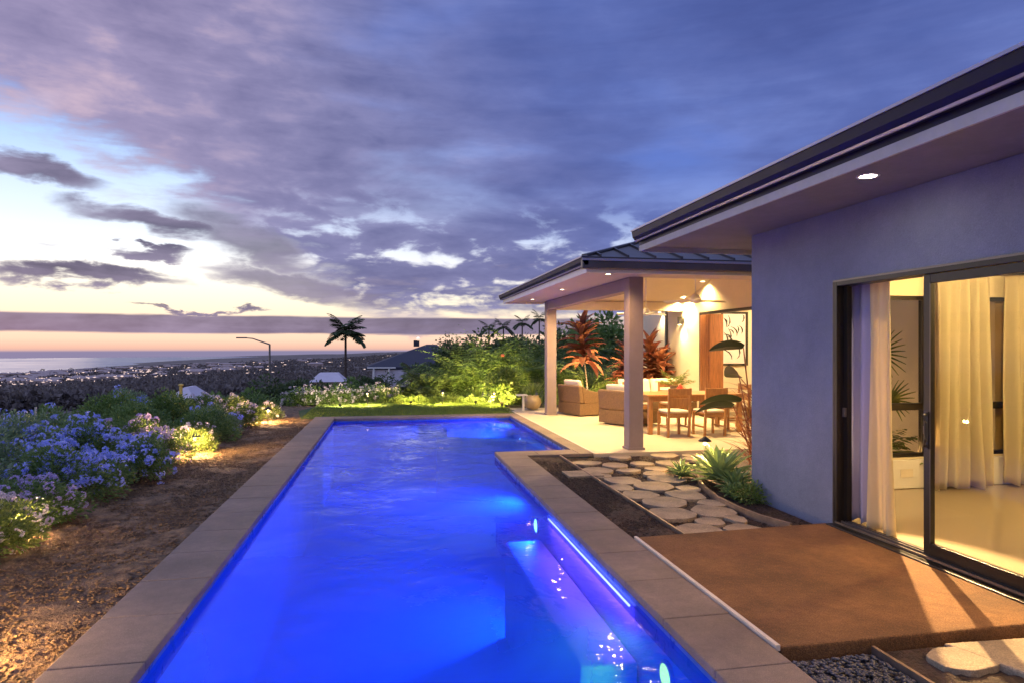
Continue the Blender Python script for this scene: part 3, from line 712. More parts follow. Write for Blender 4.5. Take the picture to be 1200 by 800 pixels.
# ------------------------------------------------------------------ patio roof
CX = 3.70; cs = .235
for (x, y, lab) in ((CX, 9.65, 'near post'), (CX, 15.05, 'far post')):
    c = MB().box(x, x+cs, y, y+cs, -.004, 2.70); p = part(c, 'post', 'post', bevel=.006)
    MB().box(x-.02, x+cs+.02, y-.02, y+cs+.02, -.002, .03).build('post_base', 'post', p)
part(MB().box(CX+.01, CX+cs-.01, 9.65+cs+.002, 15.05-.002, 2.50, 2.70), 'beam', 'post')
part(MB().box(CX+cs+.002, 7.2, 15.07, 15.27, 2.50, 2.70), 'beam', 'cream'); 
PE0, PEX, PY0, PY1, PXR = 2.80, 2.80, 9.0, 15.95, 7.9
part(MB().box(PEX+.02, CX+cs, PY0+.02, PY1-.02, 2.705, 2.73).box(CX+cs, PXR, PY0+.02, 9.75, 2.705, 2.73).box(CX+cs, PXR, 15.1, PY1-.02, 2.705, 2.73), 'soffit', 'soffit')
b = MB(); b.box(PEX, PEX+.02, PY0, PY1, 2.68, 2.77); b.box(PEX+.02, PXR, PY0, PY0+.02, 2.68, 2.77); b.box(PEX+.02, PXR, PY1-.02, PY1, 2.68, 2.77); part(b, 'fascia', 'white')
gutter_set(PEX, PY0-.1, PEX, PY1+.1, 2.775, house, .12); gutter_set(PXR, PY0, PEX-.1, PY0, 2.775, house, .12) if False else None
g1 = MB(); zb = 2.725; g1.box(PEX-.09, PXR, PY0-.10, PY0-.001, zb, zb+.14); g = part(g1, 'gutter', M['roof'], bevel=.015)
MB().box(PEX-.10, PXR, PY0-.112, PY0-.101, zb+.115, zb+.15).build('gutter_lip', 'gutterlip', g)
# patio roof (hip) with seams
sl = .33; rw = 2.5
A0 = (PEX-.06, PY0-.06, 2.885); 
x0, x1, y0, y1, z0 = PEX-.05, PXR+2.5, PY0-.05, PY1+.05, 2.885
zr = z0 + sl*rw
rv = [(x0,y0,z0),(x1,y0,z0),(x1,y1,z0),(x0,y1,z0),(x0+rw,y0+rw,zr),(x1,y0+rw,zr),(x1,y1-rw,zr),(x0+rw,y1-rw,zr)]
rb = MB().add([(x,y,z+.02) for x,y,z in rv]+[(x,y,z-.0) for x,y,z in rv], [(0,1,5,4),(0,4,7,3),(3,7,6,2),(4,5,6,7),(8,12,13,9),(8,11,15,12),(11,10,14,15),(12,15,14,13),(0,8,9,1),(0,3,11,8),(3,2,10,11)])
rf = part(rb, 'roof', 'roof')
sm = MB()
for k in range(18):
    xs0 = x0+.25+k*.42; run = min(rw, xs0-x0)
    if run > .05: sm.hull8([(xs0-.012,y0,z0+.02),(xs0+.012,y0,z0+.02),(xs0+.012,y0+run,z0+.02+sl*run),(xs0-.012,y0+run,z0+.02+sl*run)],[(xs0-.012,y0,z0+.055),(xs0+.012,y0,z0+.055),(xs0+.012,y0+run,z0+.055+sl*run),(xs0-.012,y0+run,z0+.055+sl*run)])
sm.hull8([(x0-.03,y0+.03,z0+.021),(x0+.03,y0-.03,z0+.021),(x0+rw+.03,y0+rw-.03,zr+.021),(x0+rw-.03,y0+rw+.03,zr+.021)],[(x0-.03,y0+.03,z0+.05),(x0+.03,y0-.03,z0+.05),(x0+rw+.03,y0+rw-.03,zr+.05),(x0+rw-.03,y0+rw+.03,zr+.05)])
sm.build('seam', 'roof', rf)
# vaulted ceiling inside
cx0, cx1, cy0, cy1, cz = CX+cs, 7.2, 9.75, 15.1, 2.73; cr = 1.7; ch = cz+.29*cr
cvv = [(cx0,cy0,cz),(cx1,cy0,cz),(cx1,cy1,cz),(cx0,cy1,cz),(cx0+cr,cy0+cr,ch),(cx1,cy0+cr,ch),(cx1,cy1-cr,ch),(cx0+cr,cy1-cr,ch)]
cvv2 = [(x, y, z+.03) for x, y, z in cvv]
part(MB().add(cvv+cvv2, [(0,4,5,1),(0,3,7,4),(3,2,6,7),(4,7,6,5),(8,9,13,12),(8,12,15,11),(11,15,14,10),(12,13,14,15)]), 'patio_ceiling', 'cream')
# patio rear walls
XW = 7.2
OY0, OY1, OH = 11.2, 14.2, 2.42
b = MB(); b.box(XW, XW+.2, 14.2, 19.2, -.14, 3.3); b.box(XW, XW+.2, 9.3, OY0, -.14, 3.3); b.box(XW, XW+.2, OY0, OY1, OH, 3.3); part(b, 'patio_wall', 'cream')
part(MB().box(WX+T+2.6, XW+.2, 7.9, 9.3, -.14, 2.84) if False else MB().box(XW, XW+.2, WY, 9.299, -.14, 2.84), 'side_wall', 'cream')
part(MB().box(XW-.03, XW-.001, 16.0, 16.12, -.1, 2.6), 'downpipe', 'frame')
f = MB(); f.box(XW-.02, XW+.12, OY1-.06, OY1, 0, OH); f.box(XW-.02, XW+.12, OY0, OY0+.06, 0, OH); f.box(XW-.02, XW+.12, OY0+.06, OY1-.06, OH-.06, OH); part(f, 'opening_frame', 'frame')
fd = MB()
for k in range(6):
    ya = OY1-.08-k*.09
    fd.hull8([(XW-.04,ya,.02),(XW+.26,ya-.05,.02),(XW+.26,ya-.09,.02),(XW-.04,ya-.04,.02)], [(XW-.04,ya,OH-.07),(XW+.26,ya-.05,OH-.07),(XW+.26,ya-.09,OH-.07),(XW-.04,ya-.04,OH-.07)])
part(fd, 'folding_door', 'teak2', bevel=.004)
b = MB(); b.box(XW+.2, 10.0, OY1+.6, OY1+.75, 0, 2.9); b.box(10.0, 10.15, 10.5, OY1+.75, 0, 2.9); b.box(XW+.2, 10.0, 10.4, 10.5, 0, 2.9); b.box(XW+.2, 10.0, 10.5, OY1+.6, 2.6, 2.7); part(b, 'lounge_wall', 'cream')
part(MB().box(XW+.001, 10.0, 10.5, OY1+.6, -.12, -.004), 'lounge_floor', 'polished')
# wall art through the opening: generic black strokes on white
x0, z0 = atY(846, 428, OY1+.58); x1, z1 = atY(875, 366, OY1+.58); yA = OY1+.58
t = empty('picture', ((x0+x1)/2, yA, z0), 0, 'large black and white picture with dark strokes behind the timber folding door', 'picture')
MB().box(x0, x1, yA-.03, yA-.002, z0, z1).build('canvas', 'white', t)
b = MB(); b.box(x1-.05, x1+.01, yA-.05, yA-.031, z0, z1); b.box(x0, x1-.05, yA-.05, yA-.031, z0-.0, z0+.05); b.box(x0, x1-.05, yA-.05, yA-.031, z1-.05, z1); b.box(x0-.04, x0, yA-.05, yA-.031, z0, z1); b.build('frame', 'frame', t)
b = MB(); r_ = random.Random(12)
for k in range(16):
    px_, pz_ = r_.uniform(x0+.08, x1-.15), r_.uniform(z0+.12, z1-.2); a = r_.uniform(.3, 1.9); L_ = r_.uniform(.12, .38)
    pts_ = [(px_+L_*q/4*math.cos(a+q*.25), yA-.036, pz_+L_*q/4*math.sin(a+q*.25)) for q in range(5)]
    pts_ = [(min(max(p[0], x0+.03), x1-.08), p[1], min(max(p[2], z0+.07), z1-.07)) for p in pts_]
    b.tube(pts_, [.004, .014, .018, .012, .004], 5)
b.build('brush_strokes', 'black', t)
lamp('lamp', 'POINT', (8.6, 12.6, 2.3), 240, (1, .72, .40), .08)
t = empty('ceiling_light', (8.6, 12.6, 2.6), 0, 'round ceiling light inside the lounge behind the folding door', 'ceiling light')
MB().lathe([(.12, 0), (.12, -.03), (.1, -.04)], seg=20).build('diffuser', 'light', t, world=False)
# patio downlights
def ceilz(x, y):
    d = min(max(0, min(y-cy0, cy1-y, x-cx0)), cr); return cz + .29*d
for i, (u, v, lab) in enumerate(((803,343,'recessed downlight in the vaulted ceiling left of the fan rod'), (823,338,'recessed downlight in the vaulted ceiling right of the fan rod'), (828,352,'low recessed downlight just above the fan blades'), (872,331,'recessed downlight close to the grey wing wall'))):
    z = 2.9
    for _ in range(20): x, y = at(u, v, z); z = ceilz(x, y)*.5 + z*.5
    x = min(x, 7.05); z = ceilz(x, y)
    downlight(x, y, z-.002, lab, 270 if x > 6.3 else 640, WARM, 'light', 140, .06)
for x, y in ((4.6, 13.9), (4.6, 10.9)):
    downlight(x, y, ceilz(x, y)-.004, 'downlight over the %s' % ('wicker armchairs' if y > 12 else 'near end of the dining table'), 660, WARM, 'light', 150, .06)
for y in (9.35, 12.0, 14.6):
    downlight(3.25, y, 2.704, 'eave downlight %s' % {9.35: 'at the near corner of the patio roof', 12.0: 'at the middle of the patio eave', 14.6: 'at the far end of the patio eave'}[y], 120, AMBER, 'light', 150, .04)
# sconces
for i, (u, v) in enumerate(((801, 376), (777, 362))):
    a = (u-600)/F; tt = XW/(CS*a+SN); y = (-SN*a+CS)*tt; z = EYE+(407-v)/F*tt
    t = empty('wall_sconce', (XW, y, z), 0, ('black wall light throwing a bright streak beside the timber door', 'wall light high on the cream wall behind the red leaves')[i], 'wall light')
    MB().tube([(-.10, 0, -.09), (-.10, 0, .09)], .055, 16).build('shade', 'black', t, world=False)
    MB().box(-.05, -.001, -.04, .04, -.06, .06).build('bracket', 'black', t, world=False)
    MB().lathe([(.045, -.094), (.04, -.098)], c=(-.10, 0, 0), seg=16).build('lens', 'light', t, world=False)
    lamp('lamp', 'SPOT', (XW-.10, y, z-.10), 110, (1, .74, .42), .03, target=(XW-.06, y, 0), spot=110, blend=.7)

# ceiling fans
def fan(u, v, Y, rot, label):
    x, z = atY(u, v, Y); t = empty('ceiling_fan', (x, Y, z), rot, label, 'ceiling fan', 'white ceiling fans over the patio')
    top = ceilz(x, Y) - z
    MB().tube([(0,0,.08),(0,0,top)], .012, 8).lathe([(.05, top-.03), (.05, top)], seg=16).build('down_rod', 'white', t, world=False)
    MB().lathe([(.02, .12), (.06, .09), (.10, .03), (.11, -.01), (.08, -.05), (.02, -.06)], seg=24).build('motor_housing', 'white', t, world=False, smooth=True)
    for k in range(3):
        a = k*2*math.pi/3; c_, s_ = math.cos(a), math.sin(a); bb = MB()
        def P(r, w_, z_): return (r*c_-w_*s_, r*s_+w_*c_, z_)
        bb.hull8([P(.09,-.05,-.035),P(.64,-.07,-.035),P(.64,.07,.0),P(.09,.05,.0)], [P(.09,-.05,-.021),P(.64,-.07,-.021),P(.64,.07,.014),P(.09,.05,.014)])
        bb.build('blade', 'white', t, world=False)
    return t
fan(815, 352, 11.5, .15, 'white ceiling fan hanging above the dining table'); fan(757, 367, 13.6, .5, 'white ceiling fan farther back beyond the post')

# ------------------------------------------------------------------ patio furniture
def teak_chair(loc, rz, label):
    t = empty('dining_chair', loc, rz, label, 'dining chair', 'teak dining chairs with tied cream seat pads')
    w_, d = .44, .44
    for sx in (-1, 1):
        MB().hull8([(sx*(w_/2-.02)-.02, -.01, 0), (sx*(w_/2-.02)+.02, -.01, 0), (sx*(w_/2-.02)+.02, .035, 0), (sx*(w_/2-.02)-.02, .035, 0)], [(sx*(w_/2-.02)-.02, -.07, .88), (sx*(w_/2-.02)+.02, -.07, .88), (sx*(w_/2-.02)+.02, -.035, .88), (sx*(w_/2-.02)-.02, -.035, .88)]).build('leg', 'teak', t, world=False, bevel=.004)
        MB().box(sx*(w_/2-.02)-.02, sx*(w_/2-.02)+.02, d-.04, d, 0, .43).build('leg', 'teak', t, world=False, bevel=.004)
    MB().box(-w_/2+.04, w_/2-.04, -.06, -.04, .76, .875).box(-w_/2+.04, w_/2-.04, -.045, -.025, .56, .70).build('back_rail', 'teak', t, world=False, bevel=.004)
    MB().box(-w_/2+.02, w_/2-.02, .0, d-.02, .405, .43).box(-w_/2+.02, w_/2-.02, d-.035, d-.01, .35, .404).box(-w_/2+.041, w_/2-.041, .0, .02, .35, .404).build('seat', 'teak', t, world=False, bevel=.004)
    for xa in (-w_/2+.005, w_/2-.025): MB().box(xa, xa+.02, .04, d-.042, .16, .19).build('stretcher', 'teak', t, world=False)
    c = MB().box(-w_/2+.015, w_/2-.015, .005, d-.005, .432, .48).build('seat_pad', 'cushion', t, world=False, bevel=.022)
    for sx in (-1, 1): MB().tube([(sx*.19, .01, .45), (sx*.215, -.02, .43), (sx*.225, -.025, .36)], .008, 6).build('tie', 'cushion', c, world=False)
    return t
c0 = teak_chair((5.08, 10.82, 0), 0, 'teak chair on the near side of the table, next to the post')
dup(c0, (5.77, 10.80, 0), .04, 'teak chair on the near side of the table, next to the big dark leaf')
dup(c0, (5.05, 12.95, 0), math.pi+.05, 'teak chair on the far side of the table, half hidden by the post')
dup(c0, (5.85, 12.95, 0), math.pi-.04, 'teak chair on the far side of the table, behind the red ornament')
dup(c0, (6.95, 11.9, 0), math.pi/2, 'teak chair at the end of the table nearest the house wall')
t = empty('dining_table', (5.65, 11.75, 0), 0, 'long teak dining table under the ceiling fan', 'table')
b = MB()
for k in range(6): b.box(-.98, .98, -.5+k*.167+.002, -.5+(k+1)*.167-.002, .70, .73)
b.build('tabletop', 'teak', t, world=False, bevel=.004)
MB().box(-.86, .86, -.42, -.40, .60, .698).box(-.86, .86, .40, .42, .60, .698).box(-.88, -.861, -.40, .40, .60, .698).box(.861, .88, -.40, .40, .60, .698).build('apron', 'teak', t, world=False)
for sx in (-1, 1):
    for sy in (-1, 1): MB().box(sx*.90-.04, sx*.90+.04, sy*.42-.04, sy*.42+.04, 0, .699).build('leg', 'teak', t, world=False, bevel=.006)
tag(MB().add([(-.09,-.09,0),(.09,-.09,0),(.09,.09,0),(-.09,.09,0),(0,0,.19)], [(3,2,1,0),(0,1,4),(1,2,4),(2,3,4),(3,0,4)]).build('folded_napkin', 'red', None, loc=(5.45, 11.55, .731)), 'red folded pyramid napkin on the dining table', 'napkin')

def armchair(loc, rz, label, w_=.92, d=.88, n=1):
    t = empty('wicker_sofa' if n > 1 else 'wicker_armchair', loc, rz, label, 'sofa' if n > 1 else 'armchair', 'wicker lounge seats with cream cushions')
    # front faces +y, back at y=-d/2
    MB().box(-w_/2, w_/2, -d/2, d/2-.04, .03, .30).build('base', 'wicker', t, world=False, bevel=.003)
    MB().hull8([(-w_/2,-d/2,.301),(w_/2,-d/2,.301),(w_/2,-d/2+.13,.301),(-w_/2,-d/2+.13,.301)], [(-w_/2,-d/2-.04,.72),(w_/2,-d/2-.04,.72),(w_/2,-d/2+.07,.72),(-w_/2,-d/2+.07,.72)]).build('backrest', 'wicker', t, world=False, bevel=.03)
    for sx in (-1, 1):
        xa, xb = (-w_/2, -w_/2+.12) if sx < 0 else (w_/2-.12, w_/2)
        pr = [(-d/2+.131, .301), (d/2-.04, .301), (d/2-.02, .50), (d/2-.12, .545), (.05, .56), (-d/2+.25, .61), (-d/2+.08, .70), (-d/2+.078, .60)]
        n_ = len(pr); MB().add([(xa, y, z) for y, z in pr]+[(xb, y, z) for y, z in pr], [tuple(range(n_)), tuple(range(2*n_-1, n_-1, -1))]+[(i, n_+i, n_+(i+1) % n_, (i+1) % n_) for i in range(n_)][::1]).build('armrest', 'wicker', t, world=False, bevel=.015)
    cw_ = (w_-.26)/n
    for k in range(n):
        xa = -w_/2+.13+k*cw_
        MB().box(xa+.003, xa+cw_-.003, -d/2+.14, d/2-.02, .302, .44).build('seat_cushion', 'cushion', t, world=False, bevel=.04)
        MB().hull8([(xa+.01,-d/2+.14,.442),(xa+cw_-.01,-d/2+.14,.442),(xa+cw_-.01,-d/2+.30,.442),(xa+.01,-d/2+.30,.442)], [(xa+.01,-d/2+.03,.84),(xa+cw_-.01,-d/2+.03,.84),(xa+cw_-.01,-d/2+.15,.84),(xa+.01,-d/2+.15,.84)]).build('back_cushion', 'cushion', t, world=False, bevel=.05)
    return t
armchair((4.62, 15.05, 0), R(-72), 'wicker armchair with two cream cushions beside the far post')
armchair((4.98, 13.0, 0), R(-62), 'wicker armchair seen from behind, partly hidden by the near post')
armchair((6.3, 14.75, 0), R(180), 'wicker sofa with white cushions beyond the dining table', 1.9, .88, 2)

# pot, stool
t = empty('flower_pot', (3.68, 16.55, -.0), 0, 'round glazed pot with a small plant at the patio corner', 'plant pot')
MB().lathe([(.12, 0), (.19, .05), (.235, .16), (.22, .27), (.16, .33), (.17, .36), (.15, .36), (.14, .33)], seg=28).build('pot', 'pot', t, world=False, smooth=True)
struct(MB().box(2.9, 7.19, 16.201, 17.2, -.15, -.03).build('side_path', 'slab'))
t2 = empty('side_stand', (3.35, 16.35, -.03), 0, 'small white stand left of the glazed pot', 'stand')
MB().box(-.13, .13, -.13, .13, .40, .43).build('top', 'white', t2, world=False); MB().box(.02, .07, -.03, .03, 0, .40).build('leg', 'white', t2, world=False)

# ------------------------------------------------------------------ path lights
def path_light(x, y, z, h, label, energy, color=AMBER, cap=.085, down=False):
    t = empty('path_light', (x, y, z), 0, label, 'path light', 'mushroom path lights')
    MB().tube([(0,0,-.05),(0,0,h)], .011, 8).build('stake', 'black', t, world=False)
    MB().lathe([(cap, h+.0), (cap*.8, h+.02), (cap*.3, h+.05), (.012, h+.062)], seg=20).build('cap', 'black', t, world=False, smooth=True)
    MB().lathe([(.018, h-.05), (.022, h-.02), (.018, h-.003)], seg=12).build('bulb', 'bulb', t, world=False)
    lamp('lamp', 'SPOT' if down else 'POINT', (x, y, z+h-.06), energy, color, .035, target=(x, y, z-1) if down else None, spot=150 if down else None, blend=.4)
    return t
px_, py_ = at(826, 560, -.05); path_light(px_, py_, -.05, .47, 'black mushroom path light among the stepping stones', 60)
BEDL = [(-3.18, 6.30, 130, 'low path light glowing inside the yellow green shrub at the near mulch edge'), (-2.35, 3.7, 190, 'added off-view light for the mulch at the near end of the flower bed'), (-2.92, 10.65, 230, 'path light half way along the flower bed'), (-2.62, 15.05, 190, 'path light at the lawn end of the flower bed')]  # second lamp is added out of view to brighten the near mulch
for x, y, e, lab in BEDL: path_light(x, y, -.06, .24 if y < 7 else .30, lab, e)

# ------------------------------------------------------------------ plants
def shrub_proto(name, label, cat, group, r, h, nleaf, L, W, leafm, flowm=None, nfl=0, fr=.035, seed=0, stems=True):
    rg = np.random.default_rng(seed)
    t = empty(name, (0, 0, 0), 0, label, cat, group)
    # clumpy dome
    nc = 26; cd = unit(rg.normal(size=(nc, 3))); cd[:, 2] = np.abs(cd[:, 2])*.9+.02
    cc = cd*np.array([r*.72, r*.72, h*.62])*rg.uniform(.55, 1.0, (nc, 1)); cc[:, 2] += h*.16
    crad = rg.uniform(.22, .40, nc)*r
    idx = rg.integers(0, nc, nleaf); d = unit(rg.normal(size=(nleaf, 3)))
    rr = rg.uniform(.45, 1.08, (nleaf, 1))**.6
    pos = cc[idx] + d*crad[idx][:, None]*rr*np.array([1, 1, .9])
    pos[:, 2] = np.maximum(pos[:, 2], .015)
    out = unit(pos*np.array([1, 1, .8])); dr = unit(out*.7 + d*.6 + rg.normal(size=(nleaf, 3))*.45 + np.array([0, 0, .2]))
    Vv, Ff = leafcloud(pos, dr, rg.uniform(.6, 1.3, nleaf)*L, rg.uniform(.7, 1.2, nleaf)*W, .12)
    npobj('foliage', Vv, Ff, leafm, t)
    if stems:
        sb = MB()
        for k in range(9):
            a = k*.7; c = cc[k]; sb.tube([(.05*math.cos(a), .05*math.sin(a), -.03), tuple(c*.5+np.array([0,0,.03])), tuple(c)], [.012, .008, .004], 5)
        sb.build('stem', 'bark', t, world=False)
    if flowm:
        # flower heads: many small five petal flowers
        hi = rg.integers(0, nc, nfl); dd = unit(rg.normal(size=(nfl, 3)) + np.array([0, -.1, .55])); hc = cc[hi] + dd*crad[hi][:, None]*1.12
        hc[:, 2] = np.maximum(hc[:, 2], .05)
        P_, D_ = [], []
        for q in range(nfl):
            m_ = rg.integers(9, 17); nd = unit(rg.normal(size=(m_, 3)) + dd[q]*.9)
            fc = hc[q] + nd*fr*rg.uniform(.6, 1.1, (m_, 1))
            for s_ in range(m_):
                n_ = nd[s_]; a1 = np.cross(n_, (0.3, .2, .9)); a1 /= np.linalg.norm(a1)+1e-9; a2 = np.cross(n_, a1)
                for p in range(5):
                    th = p*1.2566 + s_; P_.append(fc[s_]); D_.append(a1*math.cos(th)+a2*math.sin(th)+n_*.35)
        P_ = np.array(P_); D_ = unit(np.array(D_))
        Vv, Ff = leafcloud(P_, D_, fr*.42, fr*.34)
        npobj('flowers', Vv, Ff, flowm, t)
    return t
BUSH = 'flowering shrubs in the poolside bed'
pb = [shrub_proto('flowering_shrub', 'x', 'shrub', BUSH, .62, .82, 5600, .050, .020, 'leaf_g', 'petal_blue', 60, .052, 11),
      shrub_proto('flowering_shrub', 'x', 'shrub', BUSH, .60, .78, 5600, .046, .020, 'leaf', 'petal_blue', 84, .052, 12),
      shrub_proto('flowering_shrub', 'x', 'shrub', BUSH, .58, .70, 5200, .044, .022, 'leaf', 'petal_mauve', 60, .050, 13),
      shrub_proto('flowering_shrub', 'x', 'shrub', BUSH, .56, .70, 5200, .048, .022, 'leaf_b', 'petal_white', 44, .048, 14),
      shrub_proto('leafy_shrub', 'x', 'shrub', BUSH, .62, .80, 5200, .052, .022, 'leaf', None, 0, 0, 15)]
used = [False]*len(pb)
def put(protos, used, k, loc, rz, sc, label):
    if not used[k]:
        used[k] = True; o = protos[k]; o.location = loc; o.rotation_euler = (0, 0, rz); o.scale = sc if hasattr(sc, '__len__') else (sc,)*3; o['label'] = label; return o
    return dup(protos[k], loc, rz, label, sc)
BS = [ # proto, x, y, scale, label
 (3, -3.62, 5.35, .85, 'low yellow green shrub at the near left end of the bed'),
 (3, -3.12, 5.75, .78, 'small pale pink flowered shrub nearest the viewer at the mulch edge'),
 (4, -3.55, 4.9, .9, 'plain leafy shrub at the bottom left corner of the view'), (3, -3.35, 6.35, .6, 'small white flowered shrub beside the low glowing path light'),
 (4, -4.3, 5.9, 1.0, 'plain leafy shrub behind the near yellow green shrub'),
 (2, -3.35, 6.75, .78, 'mauve flowered shrub drooping over the mulch, second along the edge'),
 (0, -4.25, 6.95, 1.0, 'grey green shrub with sparse pale blue flowers at the left frame edge'),
 (1, -3.40, 7.75, .95, 'blue flowered shrub third along the mulch edge'),
 (0, -4.55, 8.2, 1.08, 'tall grey green shrub with blue flowers in the second rank'),
 (1, -3.10, 8.75, .82, 'deep violet blue flowered shrub bulging farthest over the mulch'),
 (1, -4.0, 9.4, 1.05, 'dense blue flowered shrub behind the violet one'),
 (0, -5.1, 9.8, 1.1, 'grey green shrub at the back of the bed with few flowers'),
 (2, -3.10, 10.2, .80, 'mauve flowered shrub just before the middle path light'),
 (3, -3.05, 11.1, .78, 'white flowered shrub glowing yellow at the middle path light'),
 (2, -3.95, 11.0, 1.05, 'mauve and white flowered shrub behind the middle path light'),
 (4, -3.2, 12.2, .9, 'plain green shrub just past the middle path light'),
 (4, -4.4, 12.4, 1.1, 'broad plain green shrub at the back behind the middle of the bed'),
 (0, -3.3, 13.3, .9, 'grey green shrub two before the lawn'),
 (4, -4.3, 14.0, 1.1, 'olive green leafy shrub near the street lamp'),
 (3, -2.95, 14.4, .80, 'white flowered shrub brightly lit near the lawn end of the bed'),
 (3, -3.6, 15.4, .95, 'white flowered shrub behind the last path light'),
 (3, -2.75, 15.9, .70, 'small white flowered shrub at the lawn corner'),
 (4, -5.2, 7.2, 1.0, 'leafy shrub at the outer left back of the bed'), (0, -5.4, 11.2, 1.1, 'grey shrub at the outer back half way along'), (4, -5.2, 13.4, 1.1, 'leafy shrub at the outer back under the street lamp'),
 (3, -4.4, 16.3, 1.0, 'white flowered shrub outside the corner of the lawn'), (0, -5.5, 15.4, 1.15, 'grey shrub outermost near the lawn end')]
for i, (k, x, y, s_, lab) in enumerate(BS):
    s_ *= 1.14 if y < 10 else 1.06; put(pb, used, k, (x, y, -.08), i*1.3, (s_*random.Random(i).uniform(.92, 1.1), s_, s_*random.Random(i+50).uniform(.9, 1.08)), lab)

# hedge along the far side of the lawn: white flowers left, glowing low leaves right
HG = 'low flowering hedge plants behind the lawn'
hp = [shrub_proto('hedge_shrub', 'x', 'shrub', HG, .50, .62, 2600, .060, .030, 'leaf', 'petal_white', 60, .05, 21),
      shrub_proto('hedge_shrub', 'x', 'shrub', HG, .42, .42, 2000, .070, .030, 'leaf_b', None, 0, 0, 22)]
hu = [False, False]
for i in range(9):
    u = 345 + i*14; x, y = at(u, 476-i*.6, -.05); put(hp, hu, 0, (x, y+.4, -.08), i*2.1, .95+.15*math.sin(i*2), ('white flowered hedge shrub, number %s from the bed corner along the lawn' % ['one','two','three','four','five','six','seven','eight','nine'][i]))
for i in range(13):
    x = -.1 + i*.36; y = 19.5 - x*.18; put(hp, hu, 1, (x, y, -.08), i*1.7, .70+.12*math.sin(i*3.1), ('low yellow lit leafy shrub, %s along the back of the lawn from the white flowers' % ['first','second','third','fourth','fifth','sixth','seventh','eighth','ninth','tenth','eleventh','twelfth','thirteenth'][i]))
# lawn
lw = MB().prism([(-2.0, 15.61), (2.95, 15.61), (3.2, 18.4), (3.2, 18.9), (-1.6, 19.9), (-2.3, 17.5)], -.14, -.03); struct(lw.build('lawn', 'lawn'))
n = 26000; gx_ = rng.uniform(-2.0, 3.15, n); gy_ = rng.uniform(15.65, 19.6, n); keep = gy_ < 19.75 - (gx_+1.6)*.2
P_ = np.stack([gx_, gy_, np.full(n, -.032)], 1)[keep]; D_ = unit(rng.normal(size=(len(P_), 3))*.35 + np.array([0, 0, 1]))
Vv, Ff = leafcloud(P_, D_, .045, .010); tag(npobj('grass', Vv, Ff, 'grassblade'), 'short mown grass blades on the strip beyond the pool', 'grass', kind='stuff')

# rosettes, ti plants, palms
def rosette(mb, base, n, L, W, el0, el1, droop, rg, segs=6, fold=.22, prof=None):
    for k in range(n):
        t = k/n; mb.blade(base, k*2.399+rg.uniform(-.2, .2), el0+(el1-el0)*t+rg.uniform(-.1, .1), L*rg.uniform(.8, 1.1), W*rg.uniform(.85, 1.1), droop*rg.uniform(.7, 1.2), segs, fold, prof)
def agave(loc, s_, label, seed):
    rg = random.Random(seed); t = empty('agave', loc, rg.uniform(0, 6), label, 'plant', 'pale green rosette plants'); t.scale = (s_,)*3
    m_ = MB(); rosette(m_, (0, 0, .04), 34, .34, .07, .15, 1.35, .35, rg, 6, .3, lambda q: math.sin(math.pi*min(1, .25+.72*q))**.9 if q < .97 else .02)
    m_.build('leaves', 'agave', t, world=False); return t
x, y = at(848, 572, -.05); agave((x+.02, y+.12, -.05), 1.45, 'largest pale green agave beside the path light', 1)
agave((3.62, 7.62, -.05), .75, 'small agave behind the largest one, against the paving', 2); agave((3.88, 6.80, -.05), .95, 'small agave tucked against the corner of the grey wall', 3)
agave((3.72, 6.62, -.05), .5, 'tiny agave in front of the largest one', 5)
agave((4.02, 7.45, -.05), 1.2, 'agave behind the grey wall corner', 4)
g1 = shrub_proto('ground_fern', 'low dark leafy clump at the foot of the grey wall corner', 'plant', None, .26, .20, 700, .06, .018, 'leaf', None, 0, 0, 31, False); g1.location = (3.86, 6.45, -.06)

def bird_plant(loc, label):
    t = empty('paddle_leaf_plant', loc, 0, label, 'plant'); rg = random.Random(5); m_ = MB(); st = MB()
    prof = lambda q: (math.sin(math.pi*min(1, .08+.9*q))**.6)
    for az, el, ln, bl, wd in ((R(188), 1.45, 1.66, .55, .19), (R(175), 1.35, .95, .58, .18), (R(200), 1.1, .98, .72, .16), (R(20), 1.2, 1.5, .6, .25), (R(80), 1.1, 1.4, .6, .25), (R(300), 1.0, .8, .5, .2)):
        p1 = np.array((math.cos(az)*math.cos(el)*ln, math.sin(az)*math.cos(el)*ln, math.sin(el)*ln)); st.tube([(0,0,0), tuple(p1*.5+np.array((0,0,.06))), tuple(p1)], [.016, .011, .008], 6)
        m_.blade(tuple(p1), az, .12, bl, wd, .45, 8, .18, prof, .8)
    sp_ = MB()
    for k in range(170): sp_.blade((rg.uniform(-.08,.08), rg.uniform(-.08,.08), rg.uniform(.0, 1.05)), rg.uniform(0, 6.28), rg.uniform(.2, 1.2), rg.uniform(.35, .6), .026, rg.uniform(.3, .9), 4, .1)
    sp_.build('spiky_leaves', 'ti', t, world=False)
    m_.build('leaves', 'paddle', t, world=False); st.build('stem', 'ti', t, world=False); return t
bird_plant((4.90, 8.05, -.05), 'dark paddle leaved plant leaning out behind the grey wall corner')
